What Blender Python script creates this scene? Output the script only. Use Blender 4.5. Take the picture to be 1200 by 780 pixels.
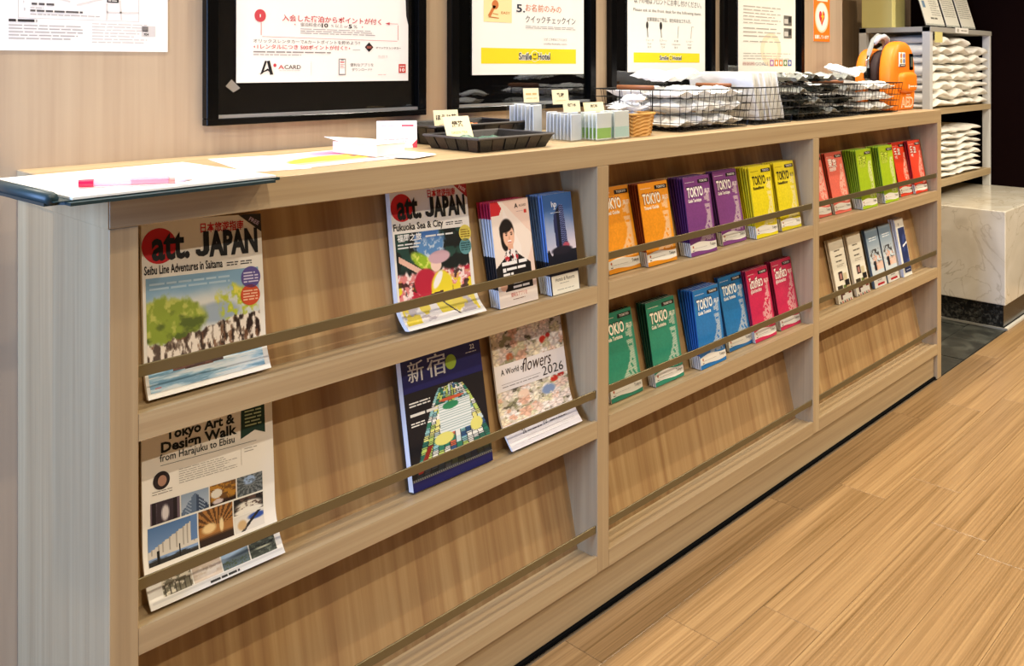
import bpy, bmesh, math, random
import numpy as np
from mathutils import Matrix, Vector

S = bpy.context.scene
COL = S.collection
for o in list(bpy.data.objects):
    bpy.data.objects.remove(o)

# ------------------------------------------------------------------ camera
FPX, VPX, HOR, DIST = 1038.0, 1024.0, 76.0, 1.2
THETA = math.atan2(FPX, VPX)
CAM_H = 1.1812
cam = bpy.data.cameras.new('camera')
cam.sensor_fit = 'HORIZONTAL'; cam.sensor_width = 36.0
cam.lens = FPX / 1200.0 * 36.0
cam.shift_y = -(390.0 - HOR) / 1200.0
cam.clip_start = 0.02
camo = bpy.data.objects.new('camera', cam); COL.objects.link(camo)
camo.location = (0, -DIST, CAM_H)
camo.rotation_euler = (math.radians(90), 0, -THETA)
S.camera = camo

# ------------------------------------------------------------------ view, world, lights
S.view_settings.view_transform = 'Standard'
S.view_settings.look = 'None'
S.view_settings.gamma = 1.0
S.view_settings.use_curve_mapping = False
S.view_settings.exposure = 0.0
S.cycles.transparent_max_bounces = 32
world = bpy.data.worlds.new('world'); S.world = world
world.use_nodes = True
world.node_tree.nodes['Background'].inputs[0].default_value = (0.75, 0.87, 1.0, 1)
world.node_tree.nodes['Background'].inputs[1].default_value = 0.25

CEIL = 2.6
WARM = (1.0, 0.88, 0.70)


def area_light(name, loc, rot, power, col, sx, sy=None, spread=180):
    l = bpy.data.lights.new(name, 'AREA'); l.energy = power; l.color = col
    l.shape = 'RECTANGLE' if sy else 'DISK'; l.size = sx
    if sy: l.size_y = sy
    l.spread = math.radians(spread)
    o = bpy.data.objects.new(name, l); COL.objects.link(o)
    o.location = loc; o.rotation_euler = rot
    return o


# rows of ceiling downlights (lamp positions read from the shadow edges)
ROW_A = [(x, 0.17) for x in (0.05, 1.05, 2.05, 3.05)]
ROW_B = [(x, y) for y in (-0.75, -1.52, -2.3) for x in (0.45, 1.85, 3.25, 4.4)]
POWER_A = 18.0
POWER_B = {-0.75: 6.0, -1.52: 12.0, -2.3: 20.0}
for (x, y) in ROW_A:
    area_light('downlight', (x, y, CEIL - 0.012), (0, 0, 0), POWER_A, (1.0, 0.92, 0.79), 0.035, spread=150)
for (x, y) in ROW_B:
    area_light('downlight', (x, y, CEIL - 0.012), (0, 0, 0), POWER_B[y] * (2.8 if x > 4 else 1), WARM, 0.05, spread=150)
# daylight entering through the window in the left wall
area_light('window_daylight', (-2.55, -0.55, 1.45), (0, math.radians(-90), 0), 185.0, (0.32, 0.53, 1.0), 1.6, 0.8)

# ------------------------------------------------------------------ helpers


def lin(c):
    if isinstance(c, str):
        c = c.lstrip('#'); c = [int(c[i:i + 2], 16) / 255 for i in (0, 2, 4)]
    return tuple((v / 12.92 if v <= 0.04045 else ((v + 0.055) / 1.055) ** 2.4) for v in c)


def link(o, parent=None):
    COL.objects.link(o)
    if parent is not None: o.parent = parent
    return o


def tag(o, label=None, cat=None, group=None, kind=None):
    if label: o['label'] = label
    if cat: o['category'] = cat
    if group: o['group'] = group
    if kind: o['kind'] = kind
    return o


def empty(name, loc=(0, 0, 0), label=None, cat=None, group=None, rz=0):
    o = bpy.data.objects.new(name, None); link(o)
    o.location = loc; o.rotation_euler = (0, 0, rz); o.empty_display_size = 0.05
    return tag(o, label, cat, group)


def mesh_obj(name, verts, faces, mat, parent=None, smooth=False, mats=None, fmat=None):
    me = bpy.data.meshes.new(name); me.from_pydata([tuple(v) for v in verts], [], faces); me.update()
    if mats:
        for m in mats: me.materials.append(m)
        if fmat: me.polygons.foreach_set('material_index', fmat)
    elif mat: me.materials.append(mat)
    if smooth: me.polygons.foreach_set('use_smooth', [True] * len(me.polygons))
    return link(bpy.data.objects.new(name, me), parent)


def bm_obj(name, bm, mat, parent=None, smooth=False):
    me = bpy.data.meshes.new(name); bm.to_mesh(me); bm.free()
    if mat: me.materials.append(mat)
    if smooth: me.polygons.foreach_set('use_smooth', [True] * len(me.polygons))
    return link(bpy.data.objects.new(name, me), parent)


def bm_box(bm, x0, x1, y0, y1, z0, z1):
    vs = [bm.verts.new(p) for p in ((x0, y0, z0), (x1, y0, z0), (x1, y1, z0), (x0, y1, z0), (x0, y0, z1), (x1, y0, z1), (x1, y1, z1), (x0, y1, z1))]
    for f in ((0, 3, 2, 1), (4, 5, 6, 7), (0, 1, 5, 4), (1, 2, 6, 5), (2, 3, 7, 6), (3, 0, 4, 7)):
        bm.faces.new([vs[i] for i in f])
    return vs


def box(name, x0, x1, y0, y1, z0, z1, mat, parent=None, bev=0.0, seg=1):
    bm = bmesh.new(); bm_box(bm, x0, x1, y0, y1, z0, z1)
    if bev: bmesh.ops.bevel(bm, geom=bm.edges[:], offset=bev, segments=seg, affect='EDGES', profile=0.5)
    return bm_obj(name, bm, mat, parent)


def tube(pts, r, n=6, closed=False):
    """verts, faces of a tube along pts"""
    pts = [Vector(p) for p in pts]; V = []; F = []; m = len(pts)
    for i, p in enumerate(pts):
        a = pts[i - 1] if (i > 0 or closed) else p
        b = pts[(i + 1) % m] if (i < m - 1 or closed) else p
        d = (b - a).normalized()
        up = Vector((0, 0, 1)) if abs(d.z) < 0.9 else Vector((1, 0, 0))
        s = d.cross(up).normalized(); t = s.cross(d)
        for k in range(n):
            an = 2 * math.pi * k / n
            V.append(p + (s * math.cos(an) + t * math.sin(an)) * r)
    rng = m if closed else m - 1
    for i in range(rng):
        for k in range(n):
            a = i * n + k; b = i * n + (k + 1) % n
            c = ((i + 1) % m) * n + (k + 1) % n; d = ((i + 1) % m) * n + k
            F.append((a, b, c, d))
    if not closed:
        F.append(tuple(reversed(range(n)))); F.append(tuple((m - 1) * n + k for k in range(n)))
    return V, F


class MB:
    def __init__(s): s.v = []; s.f = []
    def add(s, VF):
        o = len(s.v); s.v += list(VF[0]); s.f += [tuple(i + o for i in f) for f in VF[1]]; return s
    def box(s, x0, x1, y0, y1, z0, z1):
        return s.add(([(x0, y0, z0), (x1, y0, z0), (x1, y1, z0), (x0, y1, z0), (x0, y0, z1), (x1, y0, z1), (x1, y1, z1), (x0, y1, z1)],
                      [(0, 3, 2, 1), (4, 5, 6, 7), (0, 1, 5, 4), (1, 2, 6, 5), (2, 3, 7, 6), (3, 0, 4, 7)]))
    def build(s, name, mat, parent=None, smooth=False): return mesh_obj(name, s.v, s.f, mat, parent, smooth)


def loft(rings, cap=True):
    n = len(rings[0]); V = []; F = []
    for r in rings: V += r
    for i in range(len(rings) - 1):
        for k in range(n):
            F.append((i * n + k, i * n + (k + 1) % n, (i + 1) * n + (k + 1) % n, (i + 1) * n + k))
    if cap:
        F.append(tuple(reversed(range(n)))); F.append(tuple((len(rings) - 1) * n + k for k in range(n)))
    return V, F


def copy_tree(o, parent=None):
    c = o.copy(); COL.objects.link(c)
    if parent is not None: c.parent = parent
    for ch in list(o.children): copy_tree(ch, c)
    return c


# ------------------------------------------------------------------ materials
MATS = {}


def nodes(name):
    m = bpy.data.materials.new(name); m.use_nodes = True
    nt = m.node_tree; return m, nt, nt.nodes['Principled BSDF']


def plain(name, col, rough=0.5, metal=0.0, spec=0.5, bump=0.0, bscale=200, coat=0.0, trans=0.0, ior=1.45):
    if name in MATS: return MATS[name]
    m, nt, b = nodes(name)
    b.inputs['Base Color'].default_value = (*lin(col), 1)
    b.inputs['Roughness'].default_value = rough; b.inputs['Metallic'].default_value = metal
    b.inputs['Specular IOR Level'].default_value = spec
    b.inputs['Coat Weight'].default_value = coat
    b.inputs['Transmission Weight'].default_value = trans; b.inputs['IOR'].default_value = ior
    if bump:
        tc = nt.nodes.new('ShaderNodeTexCoord'); n = nt.nodes.new('ShaderNodeTexNoise'); n.inputs['Scale'].default_value = bscale
        bp = nt.nodes.new('ShaderNodeBump'); bp.inputs['Strength'].default_value = bump; bp.inputs['Distance'].default_value = 0.002
        nt.links.new(tc.outputs['Object'], n.inputs['Vector']); nt.links.new(n.outputs['Fac'], bp.inputs['Height'])
        nt.links.new(bp.outputs['Normal'], b.inputs['Normal'])
    MATS[name] = m; return m


def wood(name, cols, grain='z', strip=14.0, fine=110.0, rough=0.42, contrast=1.0, stripmix=0.55, spec=0.4, perobj=0.0, yk=1.0):
    """streaky oak laminate; cols = dark, mid, light"""
    if name in MATS: return MATS[name]
    m, nt, b = nodes(name); L = nt.links.new; N = nt.nodes.new
    tc = N('ShaderNodeTexCoord')

    def mapped(s_across, s_along, off=0.0):
        mp = N('ShaderNodeMapping')
        sc = {'x': (s_along, s_across, s_across), 'y': (s_across, s_along, s_across), 'z': (s_across, s_across * yk, s_along)}[grain]
        mp.inputs['Scale'].default_value = sc; mp.inputs['Location'].default_value = (off, off * 1.7, off * 0.6)
        if perobj:
            oi = N('ShaderNodeObjectInfo'); mu = N('ShaderNodeMath'); mu.operation = 'MULTIPLY'; mu.inputs[1].default_value = 37.0
            L(oi.outputs['Random'], mu.inputs[0]); cx = N('ShaderNodeCombineXYZ')
            L(mu.outputs[0], cx.inputs[0]); L(mu.outputs[0], cx.inputs[1]); L(mu.outputs[0], cx.inputs[2])
            L(cx.outputs[0], mp.inputs['Location'])
        L(tc.outputs['Object'], mp.inputs['Vector']); return mp
    n1 = N('ShaderNodeTexNoise'); n1.inputs['Scale'].default_value = 1.0; n1.inputs['Detail'].default_value = 2.0
    L(mapped(strip, 0.35).outputs[0], n1.inputs['Vector'])
    n2 = N('ShaderNodeTexNoise'); n2.inputs['Scale'].default_value = 1.0; n2.inputs['Detail'].default_value = 4.0; n2.inputs['Distortion'].default_value = 0.4
    L(mapped(fine, 2.2, 3.1).outputs[0], n2.inputs['Vector'])
    n3 = N('ShaderNodeTexNoise'); n3.inputs['Scale'].default_value = 1.0; n3.inputs['Detail'].default_value = 3.0
    L(mapped(fine * 0.36, 0.9, 7.7).outputs[0], n3.inputs['Vector'])
    mx = N('ShaderNodeMix'); mx.data_type = 'FLOAT'; mx.inputs['Factor'].default_value = 1 - stripmix
    L(n1.outputs['Fac'], mx.inputs[2]); L(n2.outputs['Fac'], mx.inputs[3])
    mx2 = N('ShaderNodeMix'); mx2.data_type = 'FLOAT'; mx2.inputs['Factor'].default_value = 0.35
    L(mx.outputs[0], mx2.inputs[2]); L(n3.outputs['Fac'], mx2.inputs[3])
    cr = N('ShaderNodeValToRGB'); h = 0.16 / contrast
    cr.color_ramp.elements[0].position = 0.5 - h; cr.color_ramp.elements[0].color = (*lin(cols[0]), 1)
    cr.color_ramp.elements[1].position = 0.5 + h; cr.color_ramp.elements[1].color = (*lin(cols[2]), 1)
    e = cr.color_ramp.elements.new(0.5); e.color = (*lin(cols[1]), 1)
    L(mx2.outputs[0], cr.inputs['Fac'])
    out = cr.outputs['Color']
    if perobj:
        oi = N('ShaderNodeObjectInfo'); mr = N('ShaderNodeMapRange'); mr.inputs[3].default_value = 1 - perobj; mr.inputs[4].default_value = 1 + perobj
        hs = N('ShaderNodeHueSaturation'); L(oi.outputs['Random'], mr.inputs[0]); L(mr.outputs[0], hs.inputs['Value']); L(out, hs.inputs['Color']); out = hs.outputs['Color']
    L(out, b.inputs['Base Color'])
    b.inputs['Roughness'].default_value = rough; b.inputs['Specular IOR Level'].default_value = spec
    bp = N('ShaderNodeBump'); bp.inputs['Strength'].default_value = 0.12; bp.inputs['Distance'].default_value = 0.001
    L(n2.outputs['Fac'], bp.inputs['Height']); L(bp.outputs['Normal'], b.inputs['Normal'])
    MATS[name] = m; return m


OAK = ('#998160', '#ab936f', '#b9a47f')
W_V = wood('oak_vertical', OAK, 'z')
W_H = wood('oak_horizontal', OAK, 'x', strip=30, fine=170)
W_BACK = wood('oak_back_board', ('#8b6743', '#a38257', '#b7996c'), 'z', strip=26, fine=120, contrast=1.15, stripmix=0.7, yk=0.0)
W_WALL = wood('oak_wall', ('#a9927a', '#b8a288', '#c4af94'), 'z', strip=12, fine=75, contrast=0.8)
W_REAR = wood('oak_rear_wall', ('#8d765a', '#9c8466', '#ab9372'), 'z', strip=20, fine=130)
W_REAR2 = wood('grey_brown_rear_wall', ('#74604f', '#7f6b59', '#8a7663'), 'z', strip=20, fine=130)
W_FLOOR = wood('floor_oak', ('#6c502b', '#8c6d47', '#a38358'), 'x', strip=26, fine=230, rough=0.3, contrast=1.0, stripmix=0.3, spec=0.5, perobj=0.07)
BLACK = plain('black_satin', '#040404', 0.25, spec=0.25)
BLACKM = plain('black_matt', '#030303', 0.9, spec=0.1)
RAIL = plain('bronze_rail', '#7d7152', 0.45, metal=0.7)
STEEL = plain('grey_steel', '#cfcfcc', 0.45)
PAPER = plain('white_paper', '#efece6', 0.7)
WHITE = plain('white_card', '#f4f1ea', 0.6)
CREAM = plain('cream_card', '#f0dcae', 0.6)
PLASTIC = plain('white_plastic_film', '#eeeeec', 0.25, bump=0.4, bscale=60)
DARKFILM = plain('dark_plastic_film', '#20231f', 0.22, bump=0.5, bscale=60)
GREYFILM = plain('grey_plastic_film', '#84867f', 0.25, bump=0.5, bscale=60)
TOWEL = plain('white_terry', '#f2efe6', 0.9, bump=0.5, bscale=350)


def thin_clear(name, tint, refl):
    """thin clear sheet: straight-through transparency with a fresnel gloss"""
    m = bpy.data.materials.new(name); m.use_nodes = True; nt = m.node_tree; nt.nodes.clear(); N = nt.nodes.new
    t = N('ShaderNodeBsdfTransparent'); t.inputs[0].default_value = (*tint, 1)
    g = N('ShaderNodeBsdfGlossy'); g.inputs['Roughness'].default_value = 0.02
    lw = N('ShaderNodeLayerWeight'); lw.inputs['Blend'].default_value = 0.5
    pw_ = N('ShaderNodeMath'); pw_.operation = 'POWER'; pw_.inputs[1].default_value = 4.0; nt.links.new(lw.outputs['Facing'], pw_.inputs[0])
    fr = N('ShaderNodeMath'); fr.operation = 'MULTIPLY_ADD'; fr.inputs[1].default_value = 0.6; fr.inputs[2].default_value = refl; fr.use_clamp = True; nt.links.new(pw_.outputs[0], fr.inputs[0])
    mx = N('ShaderNodeMixShader'); o = N('ShaderNodeOutputMaterial')
    nt.links.new(fr.outputs[0], mx.inputs[0]); nt.links.new(t.outputs[0], mx.inputs[1]); nt.links.new(g.outputs[0], mx.inputs[2]); nt.links.new(mx.outputs[0], o.inputs[0])
    return m


GLASS = thin_clear('clear_glass', (0.96, 0.97, 0.97), 0.05)
ACRYL = thin_clear('clear_acrylic', (0.975, 0.985, 0.99), 0.03)
WIRE = plain('dark_wire', '#2b2b2c', 0.35, metal=0.7)
CHROME = plain('chrome_wire', '#d0d0d0', 0.25, metal=1.0)
ORANGE = plain('orange_nylon', '#f0800f', 0.5, bump=0.15, bscale=500)
CEILM = plain('ceiling_white', '#7d776c', 0.9)
PLAST = plain('warm_plaster', '#5d5347', 0.9)
MAROON = plain('dark_maroon', '#0e0404', 0.9, spec=0.05)
LAMPG = plain('lamp_trim', '#dddddd', 0.4)


def stone(name, cols, scale, rough, vein=None, detail=6, dist=0.8):
    m, nt, b = nodes(name); L = nt.links.new; N = nt.nodes.new
    tc = N('ShaderNodeTexCoord'); n = N('ShaderNodeTexNoise'); n.inputs['Scale'].default_value = scale; n.inputs['Detail'].default_value = detail; n.inputs['Distortion'].default_value = dist
    L(tc.outputs['Object'], n.inputs['Vector'])
    cr = N('ShaderNodeValToRGB'); els = cr.color_ramp.elements
    els[0].position = 0.3; els[0].color = (*lin(cols[0]), 1); els[1].position = 0.7; els[1].color = (*lin(cols[-1]), 1)
    if len(cols) == 3: e = els.new(0.5); e.color = (*lin(cols[1]), 1)
    L(n.outputs['Fac'], cr.inputs['Fac']); out = cr.outputs['Color']
    if vein:
        n2 = N('ShaderNodeTexNoise'); n2.inputs['Scale'].default_value = scale * 0.8; n2.inputs['Detail'].default_value = 5; n2.inputs['Distortion'].default_value = 1.6
        L(tc.outputs['Object'], n2.inputs['Vector'])
        c2 = N('ShaderNodeValToRGB'); e2 = c2.color_ramp.elements
        e2[0].position = 0.485; e2[0].color = (0, 0, 0, 1); e2[1].position = 0.515; e2[1].color = (0, 0, 0, 1); q = e2.new(0.5); q.color = (1, 1, 1, 1)
        L(n2.outputs['Fac'], c2.inputs['Fac'])
        mx = N('ShaderNodeMix'); mx.data_type = 'RGBA'; L(c2.outputs['Color'], mx.inputs[0]); L(out, mx.inputs[6]); mx.inputs[7].default_value = (*lin(vein), 1); out = mx.outputs[2]
    L(out, b.inputs['Base Color']); b.inputs['Roughness'].default_value = rough
    return m


MARBLE = stone('cream_marble', ('#c9c0ad', '#d3cbb9', '#dcd5c6'), 5, 0.12, vein='#bdb39e')
GRANITE = stone('black_granite', ('#0a0a0a', '#1d1c1a', '#4b4a44'), 60, 0.2, detail=3)
SLATE = stone('dark_slate', ('#191a17', '#2b2c27', '#4b4c44'), 9, 0.45, detail=8)


def print_mat(name, rough, spec=0.5, coat=0.0):
    m, nt, b = nodes(name)
    a = nt.nodes.new('ShaderNodeAttribute'); a.attribute_name = 'ink'
    nt.links.new(a.outputs['Color'], b.inputs['Base Color'])
    b.inputs['Roughness'].default_value = rough; b.inputs['Specular IOR Level'].default_value = spec; b.inputs['Coat Weight'].default_value = coat
    return m


INK = print_mat('printed_gloss_paper', 0.38)
INKM = print_mat('printed_matt_paper', 0.65, 0.3)

# ------------------------------------------------------------------ print engine
_tc = {}


def text_mesh(body, bold, shear):
    k = (body, bold, shear)
    if k in _tc: return _tc[k]
    cu = bpy.data.curves.new('lettering', 'FONT'); cu.body = body; cu.size = 1.0; cu.offset = bold; cu.shear = shear; cu.resolution_u = 2
    o = bpy.data.objects.new('lettering', cu); COL.objects.link(o)
    dg = bpy.context.evaluated_depsgraph_get(); dg.update()
    ev = o.evaluated_get(dg); me = ev.to_mesh()
    V = [(v.co.x, v.co.y) for v in me.vertices]; F = [tuple(p.vertices) for p in me.polygons]
    ev.to_mesh_clear(); bpy.data.objects.remove(o); bpy.data.curves.remove(cu)
    if V:
        x0 = min(v[0] for v in V); V = [(v[0] - x0, v[1]) for v in V]; w = max(v[0] for v in V)
    else: w = 0
    _tc[k] = (V, F, w); return _tc[k]


class Print:
    """flat printing on a page: u right, v up, L = layer"""
    STEP = 0.00025

    def __init__(s, fmap=None, curved=False, seed=1):
        s.map = fmap or (lambda u, v, o: (u, -o, v)); s.curved = curved
        s.v = []; s.f = []; s.c = []; s.rng = random.Random(seed)

    def _add(s, pts, faces, cols, L):
        b = len(s.v); o = s.STEP * L
        s.v += [s.map(u, v, o) for u, v in pts]
        s.f += [tuple(i + b for i in f) for f in faces]
        if isinstance(cols, list): s.c += cols
        else: s.c += [cols] * len(faces)

    def rect(s, u0, v0, u1, v1, col, L=1):
        c = lin(col); n = max(1, int(math.ceil((v1 - v0) / 0.006))) if s.curved else 1
        pts = []; F = []
        for i in range(n + 1):
            v = v0 + (v1 - v0) * i / n; pts += [(u0, v), (u1, v)]
            if i: k = 2 * i; F.append((k - 2, k - 1, k + 1, k))
        s._add(pts, F, c, L)

    def poly(s, pts, col, L=1): s._add(pts, [tuple(range(len(pts)))], lin(col), L)

    def disc(s, u, v, r, col, L=1, ry=None, n=32, a0=0):
        ry = (ry or r) / getattr(s, 'k', 1.0)
        s.poly([(u + r * math.cos(2 * math.pi * i / n + a0), v + ry * math.sin(2 * math.pi * i / n + a0)) for i in range(n)], col, L)

    def line(s, u0, v0, u1, v1, w, col, L=1):
        d = math.hypot(u1 - u0, v1 - v0); nx, ny = -(v1 - v0) / d * w / 2, (u1 - u0) / d * w / 2
        s.poly([(u0 - nx, v0 - ny), (u1 - nx, v1 - ny), (u1 + nx, v1 + ny), (u0 + nx, v0 + ny)], col, L)

    def text(s, body, u, v, size, col, L=2, bold=0.0, fit=None, align='l', shear=0.0, rot=0.0, sx=1.0):
        V, F, w = text_mesh(body, bold, shear)
        if not V: return
        k = fit / w if fit else size * sx
        W = w * k; du = {'l': 0, 'c': -W / 2, 'r': -W}[align]
        ca, sa = math.cos(rot), math.sin(rot)
        s._add([(u + (du + x * k) * ca - y * size * sa, v + (du + x * k) * sa + y * size * ca) for x, y in V], F, lin(col), L)

    def micro(s, u0, v0, u1, v1, n, col, L=2, th=0.45, short=0.75):
        """rows of tiny unreadable body text"""
        dv = (v1 - v0) / n
        for i in range(n):
            y = v1 - (i + 0.5) * dv; u = u0; end = u0 + (u1 - u0) * (1 if s.rng.random() < 0.6 else s.rng.uniform(short, 1))
            while u < end:
                w = s.rng.uniform(1.2, 4.5) * dv; w = min(w, end - u)
                s.rect(u, y - dv * th / 2, u + w, y + dv * th / 2, col, L); u += w + dv * 0.45

    def pic(s, u0, v0, u1, v1, nx, ny, fn, L=1):
        U, V = np.meshgrid((np.arange(nx) + 0.5) / nx, (np.arange(ny) + 0.5) / ny)
        rgb = np.clip(fn(U, V), 0, 1); rgb = np.where(rgb <= 0.04045, rgb / 12.92, ((rgb + 0.055) / 1.055) ** 2.4)
        pts = [(u0 + (u1 - u0) * i / nx, v0 + (v1 - v0) * j / ny) for j in range(ny + 1) for i in range(nx + 1)]
        F = [(j * (nx + 1) + i, j * (nx + 1) + i + 1, (j + 1) * (nx + 1) + i + 1, (j + 1) * (nx + 1) + i) for j in range(ny) for i in range(nx)]
        s._add(pts, F, [tuple(x) for x in rgb.reshape(-1, 3).tolist()], L)

    def mesh(s, name, mat):
        me = bpy.data.meshes.new(name); me.from_pydata(s.v, [], s.f); me.update()
        at = me.attributes.new('ink', 'FLOAT_COLOR', 'CORNER')
        tot = np.zeros(len(me.polygons), np.int32); me.polygons.foreach_get('loop_total', tot)
        c = np.repeat(np.array(s.c, np.float32), tot, axis=0)
        at.data.foreach_set('color', np.hstack([c, np.ones((len(c), 1), np.float32)]).ravel())
        me.materials.append(mat); return me

    def build(s, name, parent, mat=None):
        return link(bpy.data.objects.new(name, s.mesh(name, mat or INK)), parent)


def vnoise(x, y, seed=0):
    xi = np.floor(x).astype(np.int64); yi = np.floor(y).astype(np.int64); xf = x - xi; yf = y - yi

    def h(a, b):
        n = (a * 374761393 + b * 668265263 + seed * 1442695041) & 0x7fffffff
        n = ((n ^ (n >> 13)) * 1274126177) & 0x7fffffff
        return ((n ^ (n >> 16)) & 0xffff) / 65535.0
    xf = xf * xf * (3 - 2 * xf); yf = yf * yf * (3 - 2 * yf)
    return (h(xi, yi) * (1 - xf) + h(xi + 1, yi) * xf) * (1 - yf) + (h(xi, yi + 1) * (1 - xf) + h(xi + 1, yi + 1) * xf) * yf


def fbm(x, y, seed=0, o=4):
    t = 0; a = 0.5
    for i in range(o): t = t + a * vnoise(x * 2 ** i, y * 2 ** i, seed + i); a *= 0.5
    return t / (1 - 0.5 ** o)


def P3(c): c = c.lstrip('#'); return np.array([int(c[i:i + 2], 16) / 255 for i in (0, 2, 4)])
def blend(base, col, m): return base * (1 - m[..., None]) + (P3(col) if isinstance(col, str) else col) * m[..., None]
def sstep(a, b, x): t = np.clip((x - a) / (b - a), 0, 1); return t * t * (3 - 2 * t)
def fill(U, c): return np.ones(U.shape + (3,)) * P3(c)
def ell(U, V, cx, cy, rx, ry, soft=0.08): return 1 - sstep(1 - soft, 1 + soft, np.hypot((U - cx) / rx, (V - cy) / ry))

# ------------------------------------------------------------------ the room
X_L, X_D1, X_D2, X_R = (0.459, 0.498), (1.476, 1.516), (2.479, 2.518), (3.494, 3.534)
TOP = 1.0114; FASC = 0.9637; WALL = 0.38; X_END = 5.25; REAR = 0.75; XW = 3.522

floor = tag(box('floor', -2.6, X_END, -4.0, 0.9, -0.06, -0.006, plain('floor_screed', '#6b5a44', 0.8)), kind='structure')
tag(box('ceiling', -2.6, X_END, -4.0, 0.9, CEIL, CEIL + 0.05, CEILM), kind='structure')
tag(box('wall_back', -2.6, XW, WALL, WALL + 0.1, 0, CEIL, W_WALL), kind='structure')
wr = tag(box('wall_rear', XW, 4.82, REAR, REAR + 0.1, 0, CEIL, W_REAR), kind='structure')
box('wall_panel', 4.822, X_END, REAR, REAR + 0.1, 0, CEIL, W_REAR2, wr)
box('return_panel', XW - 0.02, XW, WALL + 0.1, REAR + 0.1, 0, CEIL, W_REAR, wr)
tag(box('wall_right', X_END, X_END + 0.1, -4.0, 0.9, 0, CEIL, MAROON), kind='structure')
tag(box('wall_front', -2.6, X_END, -4.1, -4.0, 0, CEIL, PLAST), kind='structure')
# left wall with the window the daylight comes through
bm = bmesh.new()
bm_box(bm, -2.72, -2.6, -4.0, -1.0, 0, CEIL); bm_box(bm, -2.72, -2.6, -0.1, 0.48, 0, CEIL)
bm_box(bm, -2.72, -2.6, -1.0, -0.1, 0, 0.6); bm_box(bm, -2.72, -2.6, -1.0, -0.1, 2.3, CEIL)
tag(bm_obj('wall_left', bm, PLAST), kind='structure')
bm = bmesh.new()
for (a, b, c, d) in ((-1.0, -0.1, 0.6, 0.65), (-1.0, -0.1, 2.25, 2.3), (-1.0, -0.95, 0.65, 2.25), (-0.15, -0.1, 0.65, 2.25), (-0.575, -0.525, 0.65, 2.25)):
    bm_box(bm, -2.7, -2.64, a, b, c, d)
win = tag(bm_obj('window_1', bm, STEEL), kind='structure')
for (a, b) in ((-0.95, -0.575), (-0.525, -0.15)):
    box('pane', -2.675, -2.67, a, b, 0.65, 2.25, GLASS, win)

# downlight fittings
for i, (x, y) in enumerate(ROW_A + ROW_B):
    if i == 0:
        V, F = tube([(0.062 * math.cos(a), 0.062 * math.sin(a), 0) for a in [2 * math.pi * k / 24 for k in range(24)]], 0.008, 6, True)
        me = mesh_obj('downlight_trim', V, F, LAMPG); base = me
    else:
        base = me.copy(); COL.objects.link(base)
    base.location = (x, y, CEIL - 0.006)
    tag(base, 'round white downlight trim ring in the ceiling', 'downlight', 'ceiling downlight rings')

# floor planks: strips along x, joints read from the photograph
PW, PL_, = 0.1325, 0.845
plank_me = None
known = {1: 1.585, 2: 1.765, 3: 2.39}
R = random.Random(5)
for r in range(18):
    y1 = 0.034 - r * PW; y0 = y1 - PW
    if r == 0: y1 = 0.0
    off = known.get(r, R.uniform(0, PL_))
    x = off - PL_ * math.ceil((off + 0.5) / PL_)
    while x < X_END:
        a, b = max(x, -0.6), min(x + PL_, X_END); x += PL_
        if b - a < 0.02: continue
        k = (round(b - a, 4), round(y1 - y0, 4))
        bm = bmesh.new(); w, h = (b - a) / 2 - 0.0003, (y1 - y0) / 2 - 0.0003
        vs = bm_box(bm, -w, w, -h, h, -0.006, 0)
        bmesh.ops.bevel(bm, geom=[e for e in bm.edges if all(v.co.z > -0.001 for v in e.verts)], offset=0.0009, segments=1, affect='EDGES')
        p = bm_obj('floor_plank', bm, W_FLOOR, floor); p.location = ((a + b) / 2, (y0 + y1) / 2, 0)
box('floor_board_field', -2.6, X_END, -4.0, 0.034 - 18 * PW, -0.006, 0, W_FLOOR, floor)
box('floor_board_field', -2.6, -0.6, 0.034 - 18 * PW, 0.0, -0.006, 0, W_FLOOR, floor)
# dark slate tiles to the right of the rack
for j in range(5):
    y0 = 0.004 + j * 0.15
    x = 3.54 - (0.15 if j % 2 else 0.04)
    while x < X_END:
        a, b = max(x, 3.54), min(x + 0.3, X_END); x += 0.3
        if b - a < 0.03: continue
        bm = bmesh.new(); bm_box(bm, a + 0.002, b - 0.002, y0 + 0.002, y0 + 0.148, -0.006, R.uniform(-0.0015, 0.0005))
        bm_obj('floor_tile', bm, SLATE, floor)

# ------------------------------------------------------------------ the rack
rack = empty('magazine_rack', (X_L[0], 0, 0), 'long oak magazine rack with tiered slanted shelves and bronze rails', 'magazine rack')
RX = X_L[0]


def rbox(name, x0, x1, y0, y1, z0, z1, mat, bev=0.001):
    o = box(name, x0 - RX, x1 - RX, y0, y1, z0, z1, mat, rack, bev); return o


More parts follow.
